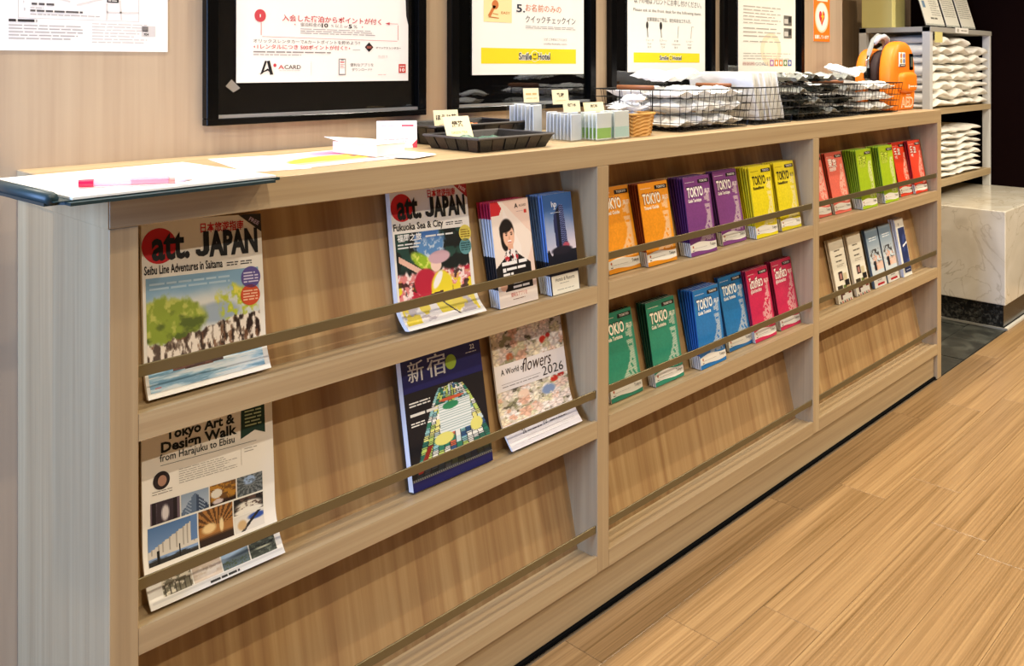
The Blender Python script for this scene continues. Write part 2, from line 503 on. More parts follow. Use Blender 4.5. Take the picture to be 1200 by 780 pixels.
rbox('end_panel', *X_L, 0, WALL - 0.002, 0, FASC, W_V)
rbox('end_panel', *X_R, 0, WALL - 0.002, 0, FASC, W_V)
rbox('divider', *X_D1, 0, 0.16, 0.0935, FASC, W_V)
rbox('divider', *X_D2, 0, 0.16, 0.0935, FASC, W_V)
BAYS = [(X_L[1], X_D1[0]), (X_D1[1], X_D2[0]), (X_D2[1], X_R[0])]
TIERS = [(0.6720, 0.7089, FASC), (0.3832, 0.4195, 0.6720), (0.0935, 0.1305, 0.3832)]
BY, TILT = 0.055, 12.4
LEDGE = 0.004
for bi, (bx0, bx1) in enumerate(BAYS):
    for (zb, zt, zc) in TIERS:
        bm = bmesh.new()
        # shelf with a slim raised strip along the front edge
        prof = [(0, zb), (0.14, zb), (0.14, zt - LEDGE), (0.009, zt - LEDGE), (0.009, zt), (0, zt)]
        n = len(prof)
        a = [bm.verts.new((bx0 - RX, y, z)) for y, z in prof]; b = [bm.verts.new((bx1 - RX, y, z)) for y, z in prof]
        bm.faces.new(a); bm.faces.new(list(reversed(b)))
        for i in range(n): bm.faces.new((a[i], b[i], b[(i + 1) % n], a[(i + 1) % n])[::-1])
        bmesh.ops.recalc_face_normals(bm, faces=bm.faces[:])
        bm_obj('shelf', bm, W_H, rack)
        t = math.tan(math.radians(TILT)); z0 = zt - LEDGE; dz = zc - z0
        bm = bmesh.new()
        pr = [(BY, z0), (BY + dz * t, zc), (BY + dz * t + 0.012, zc), (BY + 0.012, z0)]
        a = [bm.verts.new((bx0 - RX, y, z)) for y, z in pr]; b = [bm.verts.new((bx1 - RX, y, z)) for y, z in pr]
        bm.faces.new(a); bm.faces.new(list(reversed(b)))
        for i in range(4): bm.faces.new((a[i], b[i], b[(i + 1) % 4], a[(i + 1) % 4])[::-1])
        bmesh.ops.recalc_face_normals(bm, faces=bm.faces[:])
        bm_obj('back_board', bm, W_BACK, rack)
        rz = zt + 0.0485
        rbox('rail', bx0, bx1, 0.003, 0.006, rz, rz + 0.0165, RAIL, 0.0006)
rbox('plinth', X_L[1], X_R[0], 0.013, 0.03, 0.007, 0.0935, W_H)
rbox('gap_shade_strip', X_L[1], X_R[0], 0.006, 0.028, 0.0, 0.007, BLACKM, 0)  # matt black stands in for the shade in the gap under the plinth

ct = box('countertop', X_L[0], X_R[1], 0, WALL - 0.001, FASC, TOP, W_H, bev=0.0012)
tag(ct, 'long oak countertop on the magazine rack, carrying trays and wire baskets', 'countertop')
ee = box('end_edge', -0.0012, -0.0001, 0.0005, WALL - 0.002, FASC, TOP - 0.0008, W_V, ct); ee.location = (RX, 0, 0)

# ------------------------------------------------------------------ magazines and leaflets
def place(o, x, y, z, lean, roll=0.0, yaw=0.0):
    o.matrix_basis = Matrix.Translation((x, y, z)) @ Matrix.Rotation(math.radians(yaw), 4, 'Z') @ Matrix.Rotation(math.radians(-lean), 4, 'X') @ Matrix.Rotation(math.radians(roll), 4, 'Y')


def curl(c, d, roll=0.0, h=0.25):
    """page surface: flat above v = c, bending forward by d below it; the upper part twisted sideways by roll degrees"""
    tr = math.tan(math.radians(roll))

    def fm(u, v, o):
        a = 0.0; y = 0.0; z = v
        if v < c:
            t = (c - v) / c; y = -d * t ** 2.2; z = v + 0.06 * d * t * t; a = math.atan(2.2 * d * t ** 1.2 / c)
        k = min(1.0, max(0.0, v / (0.55 * h))); k = k * k * (3 - 2 * k)
        return (u + v * tr, y - o * math.cos(a), z + o * math.sin(a) * 0.6 - u * tr * k)
    return fm


def curled_block(name, w, h, th, fm, mat, parent, n=26):
    V = []; F = []
    for i in range(n + 1):
        v = h * i / n; a = fm(0, v, 0); b = fm(w, v, 0)
        V += [a, b, (b[0], b[1] + th, b[2]), (a[0], a[1] + th, a[2])]
    for i in range(n):
        for k in range(4):
            F.append((i * 4 + k, i * 4 + (k + 1) % 4, (i + 1) * 4 + (k + 1) % 4, (i + 1) * 4 + k))
    F.append((3, 2, 1, 0)); b = n * 4; F.append((b, b + 1, b + 2, b + 3))
    return mesh_obj(name, V, F, mat, parent)


L1, L2, L3 = [t[1] - LEDGE for t in TIERS]


def masthead(p, w, h, sub, cjk='日本旅遊指南', corner='#26221f', ctext='#c9b7d8'):
    p.rect(0, 0, w, h, '#e9e5dd', 1)
    p.poly([(w * 0.80, h), (w, h), (w, h * 0.885)], corner, 2)
    p.text('FREE', w * 0.93, h * 0.945, 0.009, ctext, 3, align='c', rot=-0.5, bold=0.02)
    p.disc(w * 0.135, h * 0.85, w * 0.135, '#c3161c', 2)
    p.text('att.', w * 0.075, h * 0.772, 0.062, '#0c0a0a', 4, bold=0.03, fit=w * 0.30)
    p.text('APAN', w * 0.535, h * 0.768, 0.050, '#0c0a0a', 4, bold=0.05, fit=w * 0.425)
    jx, jb = w * 0.425, h * 0.768   # the letter J drawn as a stem with a hook
    p.poly([(jx + .0125, jb + .0365), (jx + .0215, jb + .0365), (jx + .0215, jb + .008), (jx + .0185, jb + .002), (jx + .012, jb - .0006), (jx + .004, jb + .0005), (jx, jb + .005), (jx, jb + .0105), (jx + .0065, jb + .0105), (jx + .008, jb + .0075), (jx + .0115, jb + .0075), (jx + .0125, jb + .0105)], '#0c0a0a', 4)
    p.text(cjk, w * 0.47, h * 0.912, 0.016, '#c3161c', 3, bold=0.02, fit=w * 0.37)
    p.text(sub, w * 0.015, h * 0.690, 0.0175, '#141012', 3, bold=0.022, fit=w * 0.63)
    p.micro(w * 0.68, h * 0.69, w * 0.78, h * 0.72, 2, '#3a3536', 3)
    p.micro(w * 0.80, h * 0.69, w * 0.90, h * 0.72, 2, '#3a3536', 3)


def pic_gorge(U, V):
    n = fbm(U * 6, V * 6, 3); n2 = fbm(U * 22, V * 14, 9)
    c = fill(U, '#cfd6dc'); c = blend(c, '#7fa6c4', sstep(0.72, 1.0, V + 0.15 * n)); c = blend(c, '#e3e2da', ell(U, V, 0.45, 0.66, 0.5, 0.14, 0.6) * 0.8)
    c = blend(c, '#8fa3ba', ell(U, V, 0.60, 0.615, 0.22, 0.085 + 0.03 * n, 0.3) * 0.8)
    # tree on the left
    m = ell(U + 0.08 * (n - .5), V + 0.10 * (n2 - .5), 0.17, 0.60, 0.32, 0.215, 0.12); c = blend(c, '#8fa23a', m)
    c = blend(c, '#c3c765', m * sstep(0.5, 0.7, n2) * 0.9); c = blend(c, '#58682a', m * sstep(0.55, 0.75, fbm(U * 9 + 4, V * 9, 5)))
    # bright tree on the right
    m = ell(U + 0.2 * (n2 - .5), V + 0.2 * (n - .5), 0.80, 0.67, 0.17, 0.16, 0.2); c = blend(c, '#b9c53b', m * sstep(0.35, 0.5, n2)); c = blend(c, '#e4dc5a', m * sstep(0.55, 0.7, n2))
    # cliffs
    top = 0.40 + 0.20 * U ** 1.4 + 0.05 * (fbm(U * 16, U * 0 + 2, 8) - 0.5) * 2
    cl = sstep(0, 0.02, top - V) * sstep(0.20, 0.24, V + 0.03 * n2)
    st = fbm(U * 34, V * 11, 12); rock = fill(U, '#8d7d70'); rock = blend(rock, '#f1e7dc', sstep(0.5, 0.6, st)); rock = blend(rock, '#2b1a15', sstep(0.50, 0.42, st) * np.clip(0.45 + 0.6 * U, 0, 1)); rock = blend(rock, '#7a5238', sstep(0.58, 0.66, fbm(U * 28, V * 9, 31)) * 0.8)
    c = c * (1 - cl[..., None]) + rock * cl[..., None]
    # river
    wv = fbm(U * 5, V * 40, 17); riv = fill(U, '#a8cde2'); riv = blend(riv, '#e6f0f4', sstep(0.5, 0.65, wv)); riv = blend(riv, '#6f9fbe', sstep(0.48, 0.36, wv))
    r = sstep(0.25, 0.22, V + 0.02 * n); c = c * (1 - r[..., None]) + riv * r[..., None]
    # boat with passengers
    hull = ((U > 0.20) & (U < 0.64) & (V > 0.135 + 0.05 * np.abs(U - 0.42) ** 1.0) & (V < 0.185 + 0.25 * np.clip(U - 0.5, 0, 1) + 0.10 * np.clip(0.3 - U, 0, 1))).astype(float)
    c = blend(c, '#6b3c2a', hull); c = blend(c, '#3d2018', hull * sstep(0.5, 0.6, fbm(U * 12, V * 60, 2)))
    ppl = ((U > 0.27) & (U < 0.58) & (V > 0.18) & (V < 0.235)).astype(float) * sstep(0.42, 0.5, fbm(U * 40, V * 26, 6)); c = blend(c, '#c8b9a6', ppl)
    c = blend(c, '#f2f4f4', ell(U, V, 0.45, 0.12, 0.30, 0.018, 0.5) * 0.8)
    return c


def pic_festival(U, V):
    n = fbm(U * 8, V * 8, 41); n2 = fbm(U * 26, V * 22, 43)
    c = fill(U, '#141a18'); c = blend(c, '#24463c', sstep(0.5, 0.62, n) * sstep(0.5, 0.7, V))
    m = ell(U + .10 * (n2 - .5), V + .14 * (n - .5), 0.46, 0.83, 0.20, 0.22, 0.12); c = blend(c, '#5d8fc4', m); c = blend(c, '#c4d6e6', m * sstep(0.48, 0.62, n2)); c = blend(c, '#3b68a8', m * sstep(0.85, 0.98, V))
    d = np.abs((U - 0.30) * 0.78 + (V - 0.70) * 0.62 - 0.02); m = ell((U - 0.34) * 0.8 + (V - 0.66) * -0.6 + 0.0, (U - 0.34) * 0.6 + (V - 0.66) * 0.8, 0, 0, 0.17, 0.075, 0.2) * sstep(0.3, 0.42, n2 + 0.1); c = blend(c, '#93b529', m); c = blend(c, '#d2dd62', m * sstep(0.5, 0.6, n2))
    # crowd band
    band = sstep(0.60, 0.55, V + 0.06 * vnoise(U * 26, V * 0 + 3, 5)) ; cr = fill(U, '#d9837f'); cr = blend(cr, '#f3d9d2', sstep(0.5, 0.6, n2)); cr = blend(cr, '#b21f36', sstep(0.55, 0.62, fbm(U * 10, V * 9, 61))); cr = blend(cr, '#e6cf2f', sstep(0.50, 0.56, fbm(U * 8 + 3, V * 7, 71)) * sstep(0.5, 0.42, V)); cr = blend(cr, '#2a1a18', sstep(0.60, 0.66, fbm(U * 14, V * 14, 81)) * 0.8)
    c = c * (1 - band[..., None]) + cr * band[..., None]
    # pale ground at the foot
    g = sstep(0.30, 0.20, V + 0.12 * (n - 0.5)); gr = fill(U, '#e9e2dc'); gr = blend(gr, '#b9aeb0', sstep(0.52, 0.62, fbm(U * 9, V * 18, 91))); gr = blend(gr, '#e3cb3a', sstep(0.55, 0.6, fbm(U * 7 + 1, V * 6, 95))); c = c * (1 - g[..., None]) + gr * g[..., None]
    # raised arm and dancer
    t = (U - 0.03) * 0.65 + (V - 0.66) * 0.75; arm = ((np.abs((U - 0.03) * 0.62 - (0.72 - V)) < 0.035) & (U > 0.03) & (U < 0.44)).astype(float); c = blend(c, '#e0b49f', arm)
    c = blend(c, '#b8233a', ell(U, V, 0.36, 0.42, 0.15, 0.16, 0.1)); c = blend(c, '#e7d232', ell(U, V, 0.58, 0.33, 0.15, 0.20, 0.1) ); c = blend(c, '#e7d232', ((np.abs(U - 0.55 - (0.2 - V) * 0.25) < 0.10) & (V < 0.3) & (V > 0.05)).astype(float))
    c = blend(c, '#f4efe8', ell(U - (V - .43) * .5, V, 0.53, 0.43, 0.05, 0.10, 0.2)); c = blend(c, '#f0cdbb', ell(U, V, 0.52, 0.60, 0.075, 0.075, 0.1)); c = blend(c, '#c9a4ad', ell(U - 0.25 * (V - .68), V, 0.57, 0.69, 0.15, 0.075, 0.12)); c = blend(c, '#4a2b23', ((np.abs(U - 0.50) < 0.09) & (np.abs(V - 0.26 - 0.1 * (U - .5)) < 0.03)).astype(float))
    c = blend(c, '#241512', ((np.abs(U - 0.60 - (0.12 - V) * 0.9) < 0.012) & (V < 0.2)).astype(float))
    return c


def magazine(name, label, x, w, h, pic, sub, badges, yb=0.034, th=0.006, lean=TILT, roll=0.0, cd=0.024, ct_='#c9b7d8', corner='#26221f', overlay=None):
    root = empty(name, (0, 0, 0), label, 'magazine', 'free city magazines with a red disc on the masthead')
    place(root, x, yb, L1 + 0.0012 + th * 0.21, lean)
    fm = curl(0.062, cd, roll, h)
    curled_block('page_block', w, h, th, fm, PAPER, root)
    p = Print(fm, True, 3)
    masthead(p, w, h, sub, corner=corner, ctext=ct_)
    p.pic(w * 0.025, h * 0.03, w * 0.955, h * 0.668, 110, 124, pic, 2)
    for (bu, bv, br, bc, bt) in badges:
        p.disc(w * bu, h * bv, br, bc, 4); p.micro(w * bu - br * 0.75, h * bv - br * 0.55, w * bu + br * 0.75, h * bv + br * 0.55, 4, bt, 5)
    if overlay: overlay(p, w, h)
    p.build('front_cover', root)
    return root


def ov_fuku(p, w, h):
    p.text('福岡之旅', w * 0.05, h * 0.615, 0.014, '#f1f1ee', 4, bold=0.02)
    p.micro(w * 0.40, h * 0.615, w * 0.76, h * 0.645, 1, '#e6e6e2', 4, 0.4); p.micro(w * 0.05, h * 0.555, w * 0.33, h * 0.60, 2, '#e6e6e2', 4)


def ov_seibu(p, w, h):
    p.micro(w * 0.05, h * 0.59, w * 0.70, h * 0.645, 2, '#a9c4d6', 4); p.micro(w * 0.06, h * 0.045, w * 0.12, h * 0.058, 1, '#c2615c', 4)


magazine('city_magazine', 'magazine with red disc masthead and watercolour gorge and river boat cover, top left', 0.526, 0.192, 0.250, pic_gorge, 'Seibu Line Adventures in Saitama',
         [(0.885, 0.61, 0.0165, '#5b4f94', '#d8d2ea'), (0.875, 0.50, 0.0165, '#d0512b', '#f6c7a8')], yb=0.047, lean=11.3, roll=3.4, cd=0.013, overlay=ov_seibu)
magazine('city_magazine', 'thick magazine with red disc masthead and yellow and red festival dancers cover', 0.976, 0.187, 0.254, pic_festival, 'Fukuoka Sea & City',
         [(0.925, 0.62, 0.0155, '#d9c858', '#8a6d1d'), (0.915, 0.52, 0.0155, '#5c8f92', '#20484c')], yb=0.0415, th=0.012, lean=10.3, roll=2.3, cd=0.028, corner='#b12a2c', ct_='#f3d7d2', overlay=ov_fuku)

# --- art walk leaflet (tier 2, left)
root = empty('walk_leaflet', (0, 0, 0), 'cream leaflet headed Tokyo Art and Design Walk with a grid of architecture photos', 'leaflet')
w, h = 0.210, 0.275
place(root, 0.523, 0.045, L2 + 0.002, 9.0)
fm = curl(0.085, 0.027, 3.0, h)
curled_block('sheet', w, 0.254, 0.003, fm, PAPER, root, 36)
p = Print(fm, True, 9)
p.rect(0, 0, w, 0.254, '#eee9df', 1)
p.text('Tokyo Art &', w * 0.17, h * 0.789, 0.0195, '#0d1714', 3, bold=0.035, fit=w * 0.52)
p.text('Design Walk', w * 0.135, h * 0.728, 0.0195, '#0d1714', 3, bold=0.035, fit=w * 0.57)
p.text('from Harajuku to Ebisu', w * 0.125, h * 0.683, 0.0145, '#222a26', 3, bold=0.012, fit=w * 0.56)
p.rect(w * 0.13, h * 0.662, w * 0.86, h * 0.6645, '#55605a', 3)
p.poly([(w * 0.745, h * 0.90), (w * 0.935, h * 0.90), (w * 0.935, h * 0.695), (w * 0.85, h * 0.722), (w * 0.735, h * 0.69)], '#17372c', 3)
p.micro(w * 0.77, h * 0.745, w * 0.905, h * 0.88, 7, '#b9c9a0', 4, 0.4)
p.micro(w * 0.26, h * 0.545, w * 0.70, h * 0.625, 7, '#a39d93', 3, 0.3)
p.line(w * 0.735, h * 0.55, w * 0.735, h * 0.64, 0.0005, '#a39d93', 3)
p.micro(w * 0.76, h * 0.61, w * 0.87, h * 0.64, 2, '#a39d93', 3, 0.3)
p.disc(w * 0.135, h * 0.59, 0.0125, '#2a2021', 3); p.disc(w * 0.14, h * 0.588, 0.0065, '#a9806c', 4, ry=0.0075); p.disc(w * 0.135, h * 0.597, 0.0068, '#1c1314', 3.5)
p.micro(w * 0.07, h * 0.52, w * 0.21, h * 0.545, 2, '#8a847b', 3, 0.3)


def ph(kind):
    def f(U, V):
        n = fbm(U * 7, V * 7, kind * 7 + 1); n2 = fbm(U * 20, V * 20, kind * 5 + 2)
        if kind == 0:
            c = fill(U, '#3b3038'); c = blend(c, '#6b5a66', sstep(0.4, 0.5, np.abs(U - .5) * 1.3 + .1 * n)); c = blend(c, '#d8d2d2', ell(U, V, .5, .42, .13, .36, .3)); c = blend(c, '#241b20', (np.abs(U - .12) < .06).astype(float)); c = blend(c, '#241b20', (np.abs(U - .85) < .08).astype(float)); return c
        if kind == 1:
            c = blend(fill(U, '#b9c6d6'), '#8da0b8', V); m = (np.abs(U - .5) < (0.95 - V) * .62).astype(float); c = blend(c, '#61748f', m); c = blend(c, '#3b4a63', m * (U > .55)); c = blend(c, '#9fb0c6', m * (np.abs((U * 8 + V * 6) % 1 - .5) < .08)); return c
        if kind == 2:
            c = fill(U, '#6e4a25'); c = blend(c, '#b5802f', sstep(.45, .6, n)); c = blend(c, '#e4ddcf', ell(U, V, .25, .55, .22, .22, .1)); c = blend(c, '#2a1a14', sstep(.28, .1, V)); c = blend(c, '#d3c5c5', ell(U, V, .3, .15, .2, .12, .2)); return c
        if kind == 3:
            a = np.arctan2(V - .55, U - .5); c = fill(U, '#787f82'); c = blend(c, '#3c4347', (np.sin(a * 15) > 0.2).astype(float) * .8); c = blend(c, '#9db6da', ell(U, V, .48, .74, .24, .22, .2)); return blend(c, '#3a3f40', sstep(.55, .7, n2) * .5)
        if kind == 4:
            c = blend(fill(U, '#8aa4cc'), '#4f719f', V); m = ((V < 0.92 - .55 * (1 - U) ** 1) & (U > .0)).astype(float); m = m * (V < .95); c = blend(c, '#cfc8bd', m * (V > .18)); c = blend(c, '#a49c92', m * (np.abs((U * 22) % 1 - .5) < .13) * (V > .25)); c = blend(c, '#5f7fae', ((U > .85) & (V > .3)).astype(float)); c = blend(c, '#2c2a26', sstep(.2, .14, V + .1 * n)); c = blend(c, '#171512', ((np.abs(U - .62) < .012) | (np.abs(U - .2) < .03)).astype(float) * (V < .35)); return c
        if kind == 5:
            a = np.arctan2(V - .35, U - .55); c = fill(U, '#a4703a'); c = blend(c, '#4b2f17', (np.sin(a * 26) > 0).astype(float) * sstep(.45, .55, V) * .85); c = blend(c, '#e7c890', ell(U, V, .3, .45, .2, .14, .3)); c = blend(c, '#2c1a0e', sstep(.3, .15, V)); c = blend(c, '#e8cf9c', ell(U, V, .66, .45, .06, .2, .3)); return c
        if kind == 6:
            c = fill(U, '#1e1b1b'); c = blend(c, '#e3dccf', ell(U, V, .5, .45, .42, .3, .3)); c = blend(c, '#56423a', sstep(.55, .65, n)); c = blend(c, '#efe9de', ell(U, V, .5, .12, .5, .2, .2)); return c
        if kind == 7:
            c = fill(U, '#dcd7cf'); c = blend(c, '#33509c', ell(U, V, .75, .72, .28, .2, .3)); c = blend(c, '#242226', (np.abs((U - .55) + (V - .5) * -.6) < .07).astype(float)); c = blend(c, '#c8a778', ell(U, V, .25, .4, .15, .3, .3)); return c
        if kind == 8:
            c = fill(U, '#77705c'); c = blend(c, '#d9d0ba', sstep(.5, .6, n)); return blend(c, '#3f382c', (np.abs((U * 6) % 1 - .5) < .15) * (V < .6) * .8)
        if kind == 9:
            c = fill(U, '#d6c4b2'); return blend(c, '#efe5da', ell(U, V, .5, .5, .5, .35, .3) * sstep(.4, .6, n))
        if kind == 10:
            c = blend(fill(U, '#5b6a70'), '#a8c3dd', sstep(.55, .9, V + .4 * (.5 - U))); return blend(c, '#4c5a43', sstep(.55, .6, n2) * (V < .5))
        c = fill(U, '#3b3f36'); c = blend(c, '#6d7463', sstep(.5, .65, n)); return blend(c, '#b9b89c', ell(U, V, .5, .5, .3, .06, .5))
    return f


gx = [0.055, 0.27, 0.275 + 0.20, 0.695, 0.90]
for k, (a, b) in enumerate(((0.055, 0.262), (0.272, 0.475), (0.485, 0.685), (0.695, 0.90))):
    p.pic(w * a, h * 0.378, w * b, h * 0.487, 22, 18, ph(k), 3)
for (a, b, v0, v1, k) in ((0.035, 0.385, 0.18, 0.368, 4), (0.395, 0.655, 0.18, 0.368, 5), (0.665, 0.90, 0.278, 0.368, 6), (0.665, 0.90, 0.18, 0.27, 7)):
    p.pic(w * a, h * v0, w * b, h * v1, 36, 26, ph(k), 3)
for k, (a, b) in enumerate(((0.10, 0.305), (0.315, 0.52), (0.53, 0.735), (0.745, 0.95))):
    p.pic(w * a, h * 0.033, w * b, h * 0.105, 22, 18, ph(8 + k), 3)
p.rect(w * 0.02, h * 0.018, w * 0.99, h * 0.028, '#dcd8d0', 3)
p.micro(w * 0.42, h * 0.006, w * 0.64, h * 0.020, 1, '#3a3630', 4, .7)
p.build('front_page', root, INKM)

# --- city guide book (tier 2)


def pic_city(U, V):
    c = fill(U, '#15151c'); n = fbm(U * 10, V * 10, 3)
    half = 0.10 + 0.42 * (1 - V) ** 0.7; cx = 0.56
    inside = (np.abs(U - cx) < half).astype(float) * (V < 0.94 + 0.05 * vnoise(U * 14, U * 0, 3))
    bx = np.floor(((U - cx) / half + 1) * 6); by = np.floor(V * 15 + 0.5 * (bx % 2))
    rr = vnoise(bx * 7.3 + .5, by * 5.1 + .5, 7); r2 = vnoise(bx * 3.1 + .2, by * 9.7, 17)
    pal = [P3(x) for x in ('#cfe0de', '#e9e28a', '#2f7a63', '#8fc2c4', '#f1efe6', '#b9d06a', '#3a5f8e', '#d96b4a')]
    blk = np.zeros(U.shape + (3,)); q = np.floor(rr * 7.99).astype(int)
    for i, k in enumerate(pal): blk[q == i] = k
    ln = (np.abs((V * 60) % 1 - .5) < .18); blk = blend(blk, '#23303a', ln * (r2 > .35) * .75); blk = blend(blk, '#1b2028', (np.abs((((U - cx) / half + 1) * 6) % 1 - .5) > .42) * .8)
    c = c * (1 - inside[..., None]) + blk * inside[..., None]
    ce = ((np.abs(U - cx - .03) < .20) & (V > .40) & (V < .76)).astype(float); cc = fill(U, '#e7ece8'); cc = blend(cc, '#9fb7b4', (np.abs((V * 34) % 1 - .5) < .15).astype(float)); c = c * (1 - ce[..., None]) + cc * ce[..., None]
    c = blend(c, '#2f8a5c', ell(U, V, cx - .02, .72, .10, .045) ); c = blend(c, '#d35f3d', ell(U, V, cx + .0, .80, .16, .02)); c = blend(c, '#eae27c', ell(U, V, .42, .36, .12, .07)); c = blend(c, '#eae27c', ell(U, V, .84, .40, .08, .08))
    dk = sstep(.22, .14, V + .06 * n); c = blend(c, '#0f1218', dk * .75)
    c = blend(c, '#8c2a22', ((np.abs(U - 0.12 - (V - .1) * .55) < .03) & (V > .06) & (V < .34)).astype(float))
    return c


root = empty('city_guide_book', (0, 0, 0), 'thick dark blue book with white title characters and a colourful city illustration', 'book')
w, h = 0.196, 0.229
place(root, 0.996, 0.0275, L2 + 0.0055, 10.8, 0.6)
box('page_block', 0.0005, w - 0.001, 0.0006, 0.0135, 0.0008, h - 0.0008, PAPER, root)
box('back_cover', 0, w, 0.0135, 0.0141, 0, h, plain('navy_cover', '#15174a', 0.4), root)
p = Print(seed=4)
p.rect(0, 0, w, h, '#181a55', 1)
p.pic(w * 0.0, h * 0.075, w, h * 0.735, 90, 110, pic_city, 2)
p.rect(0, h * 0.072, w, h * 0.088, '#8b8a80', 3)
for i in range(40): p.rect(w * i / 40, h * 0.074, w * (i + .5) / 40, h * 0.086, '#33343a', 4)
for dx_ in (0, .0008): p.text('新', w * 0.07 + dx_, h * 0.82, 0.040, '#f1efe8', 4, fit=w * 0.19)
for dx_ in (0, .0008): p.text('宿', w * 0.30 + dx_, h * 0.82, 0.043, '#f1efe8', 4, fit=w * 0.23)
p.disc(w * 0.60, h * 0.88, 0.0135, '#93ac35', 3)
p.text('22', w * 0.86, h * 0.935, 0.012, '#e8e6df', 4, bold=0.02); p.micro(w * 0.80, h * 0.905, w * 0.94, h * 0.92, 1, '#d8d6cf', 4)
p.micro(w * 0.05, h * 0.62, w * 0.30, h * 0.665, 2, '#e6e3d8', 4); p.micro(w * 0.05, h * 0.545, w * 0.38, h * 0.58, 1, '#e6e3d8', 4, .6); p.micro(w * 0.05, h * 0.47, w * 0.22, h * 0.51, 2, '#e6e3d8', 4)
p.build('front_cover', root)

# --- flower calendar (tier 2)


def pic_flowers(seed):
    def f(U, V):
        c = fill(U, '#cbbfae'); R_ = np.random.RandomState(seed)
        n = fbm(U * 14, V * 10, seed); c = blend(c, '#8f8a68', sstep(.5, .62, n)); c = blend(c, '#5d5546', sstep(.56, .68, fbm(U * 20, V * 14, seed + 5)))
        cols = ['#e9d9cf', '#e3c5b4', '#efe6d2', '#d9a98f', '#e8dcc0', '#f0e7e0', '#cfc7a0']
        for i in range(70):
            cx, cy, r = R_.rand(), R_.rand(), R_.uniform(.04, .11); k = cols[R_.randint(len(cols))]
            d = np.hypot(U - cx, (V - cy) * (.62)); a = np.arctan2(V - cy, U - cx); m = 1 - sstep(r * .75, r * (1 + .25 * np.sin(a * 5 + i)), d)
            c = blend(c, P3(k) * (0.86 + 0.22 * fbm(U * 40 + i, V * 26, i) - .10 * np.cos(a * 5 + i * 2))[..., None], m * .9); c = blend(c, '#a06a4a', (1 - sstep(0, r * .25, d)) * .5)
        for (cx, cy, r, k) in ([(.70, .28, .06, '#c5301f'), (.78, .34, .04, '#a8241c'), (.22, .12, .06, '#c46a42')] if seed == 1 else [(.80, .88, .07, '#c5301f'), (.90, .95, .06, '#b3271c'), (.70, .62, .12, '#7f92b5'), (.35, .75, .10, '#e9c9b0')]):
            d = np.hypot(U - cx, (V - cy) * .62); c = blend(c, k, (1 - sstep(r * .6, r, d)) * sstep(.25, .4, fbm(U * 22, V * 16, 3)))
        return c
    return f


root = empty('flower_calendar', (0, 0, 0), 'floral wall calendar for 2026 titled A World of flowers, curling over the shelf edge', 'calendar')
w, h = 0.2115, 0.2555
place(root, 1.236, 0.0425, L2 + 0.002, 11.2)
fm = curl(0.085, 0.026, 1.0, h)
curled_block('sheets', w, h, 0.004, fm, PAPER, root, 36)
p = Print(fm, True, 12)
p.rect(0, 0, w, h, '#e9e2e0', 1)
p.pic(0, h * 0.625, w, h, 80, 40, pic_flowers(1), 2)
p.pic(0, h * 0.175, w, h * 0.425, 80, 46, pic_flowers(2), 2)
p.text('A World of', w * 0.08, h * 0.545, 0.0165, '#2c2522', 3, fit=w * 0.32, bold=0.004)
p.text('flowers', w * 0.37, h * 0.525, 0.038, '#3a2019', 3, shear=0.35, fit=w * 0.42)
p.text('2026', w * 0.64, h * 0.445, 0.027, '#2c2522', 3, fit=w * 0.31)
p.rect(w * 0.07, h * 0.475, w * 0.61, h * 0.4775, '#6a605c', 3); p.micro(w * 0.08, h * 0.445, w * 0.58, h * 0.465, 1, '#8d8480', 3, .3)
p.text('26', w * 0.21, h * 0.08, 0.012, '#4a4240', 3); p.text('10', w * 0.51, h * 0.085, 0.014, '#4a4240', 3)
p.micro(w * 0.28, h * 0.08, w * 0.50, h * 0.095, 1, '#7d7470', 3, .5); p.micro(w * 0.60, h * 0.085, w * 0.84, h * 0.10, 1, '#7d7470', 3, .5)
p.micro(w * 0.24, h * 0.025, w * 0.93, h * 0.065, 3, '#c9c1bc', 3, .2)
p.build('front_page', root, INKM)

# --- narrow leaflets -------------------------------------------------------
LW, LH, LT = 0.118, 0.194, 0.0024


def leaflet_body(w, h, t, spine, foot='#e8e4da', paper='#ded9cd', footh=0.17):
    """booklet with a coloured cover folded round the left edge"""
    p = Print()
    p.v = []; p.f = []; p.c = []
    def q(a, b, c, d, col): n = len(p.v); p.v.extend([a, b, c, d]); p.f.append((n, n + 1, n + 2, n + 3)); p.c.append(lin(col))
    f = h * footh
    q((0, 0, f), (w, 0, f), (w, 0, h), (0, 0, h), spine); q((0, 0, 0), (w, 0, 0), (w, 0, f), (0, 0, f), foot)
    q((w, t, 0), (0, t, 0), (0, t, h), (w, t, h), spine)
    q((0, t, f), (0, 0, f), (0, 0, h), (0, t, h), spine); q((0, t, 0), (0, 0, 0), (0, 0, f), (0, t, f), foot)
    q((w, 0, 0), (w, t, 0), (w, t, h), (w, 0, h), paper); q((0, 0, h), (w, 0, h), (w, t, h), (0, t, h), paper); q((0, t, 0), (w, t, 0), (w, 0, 0), (0, 0, 0), paper)
    return p


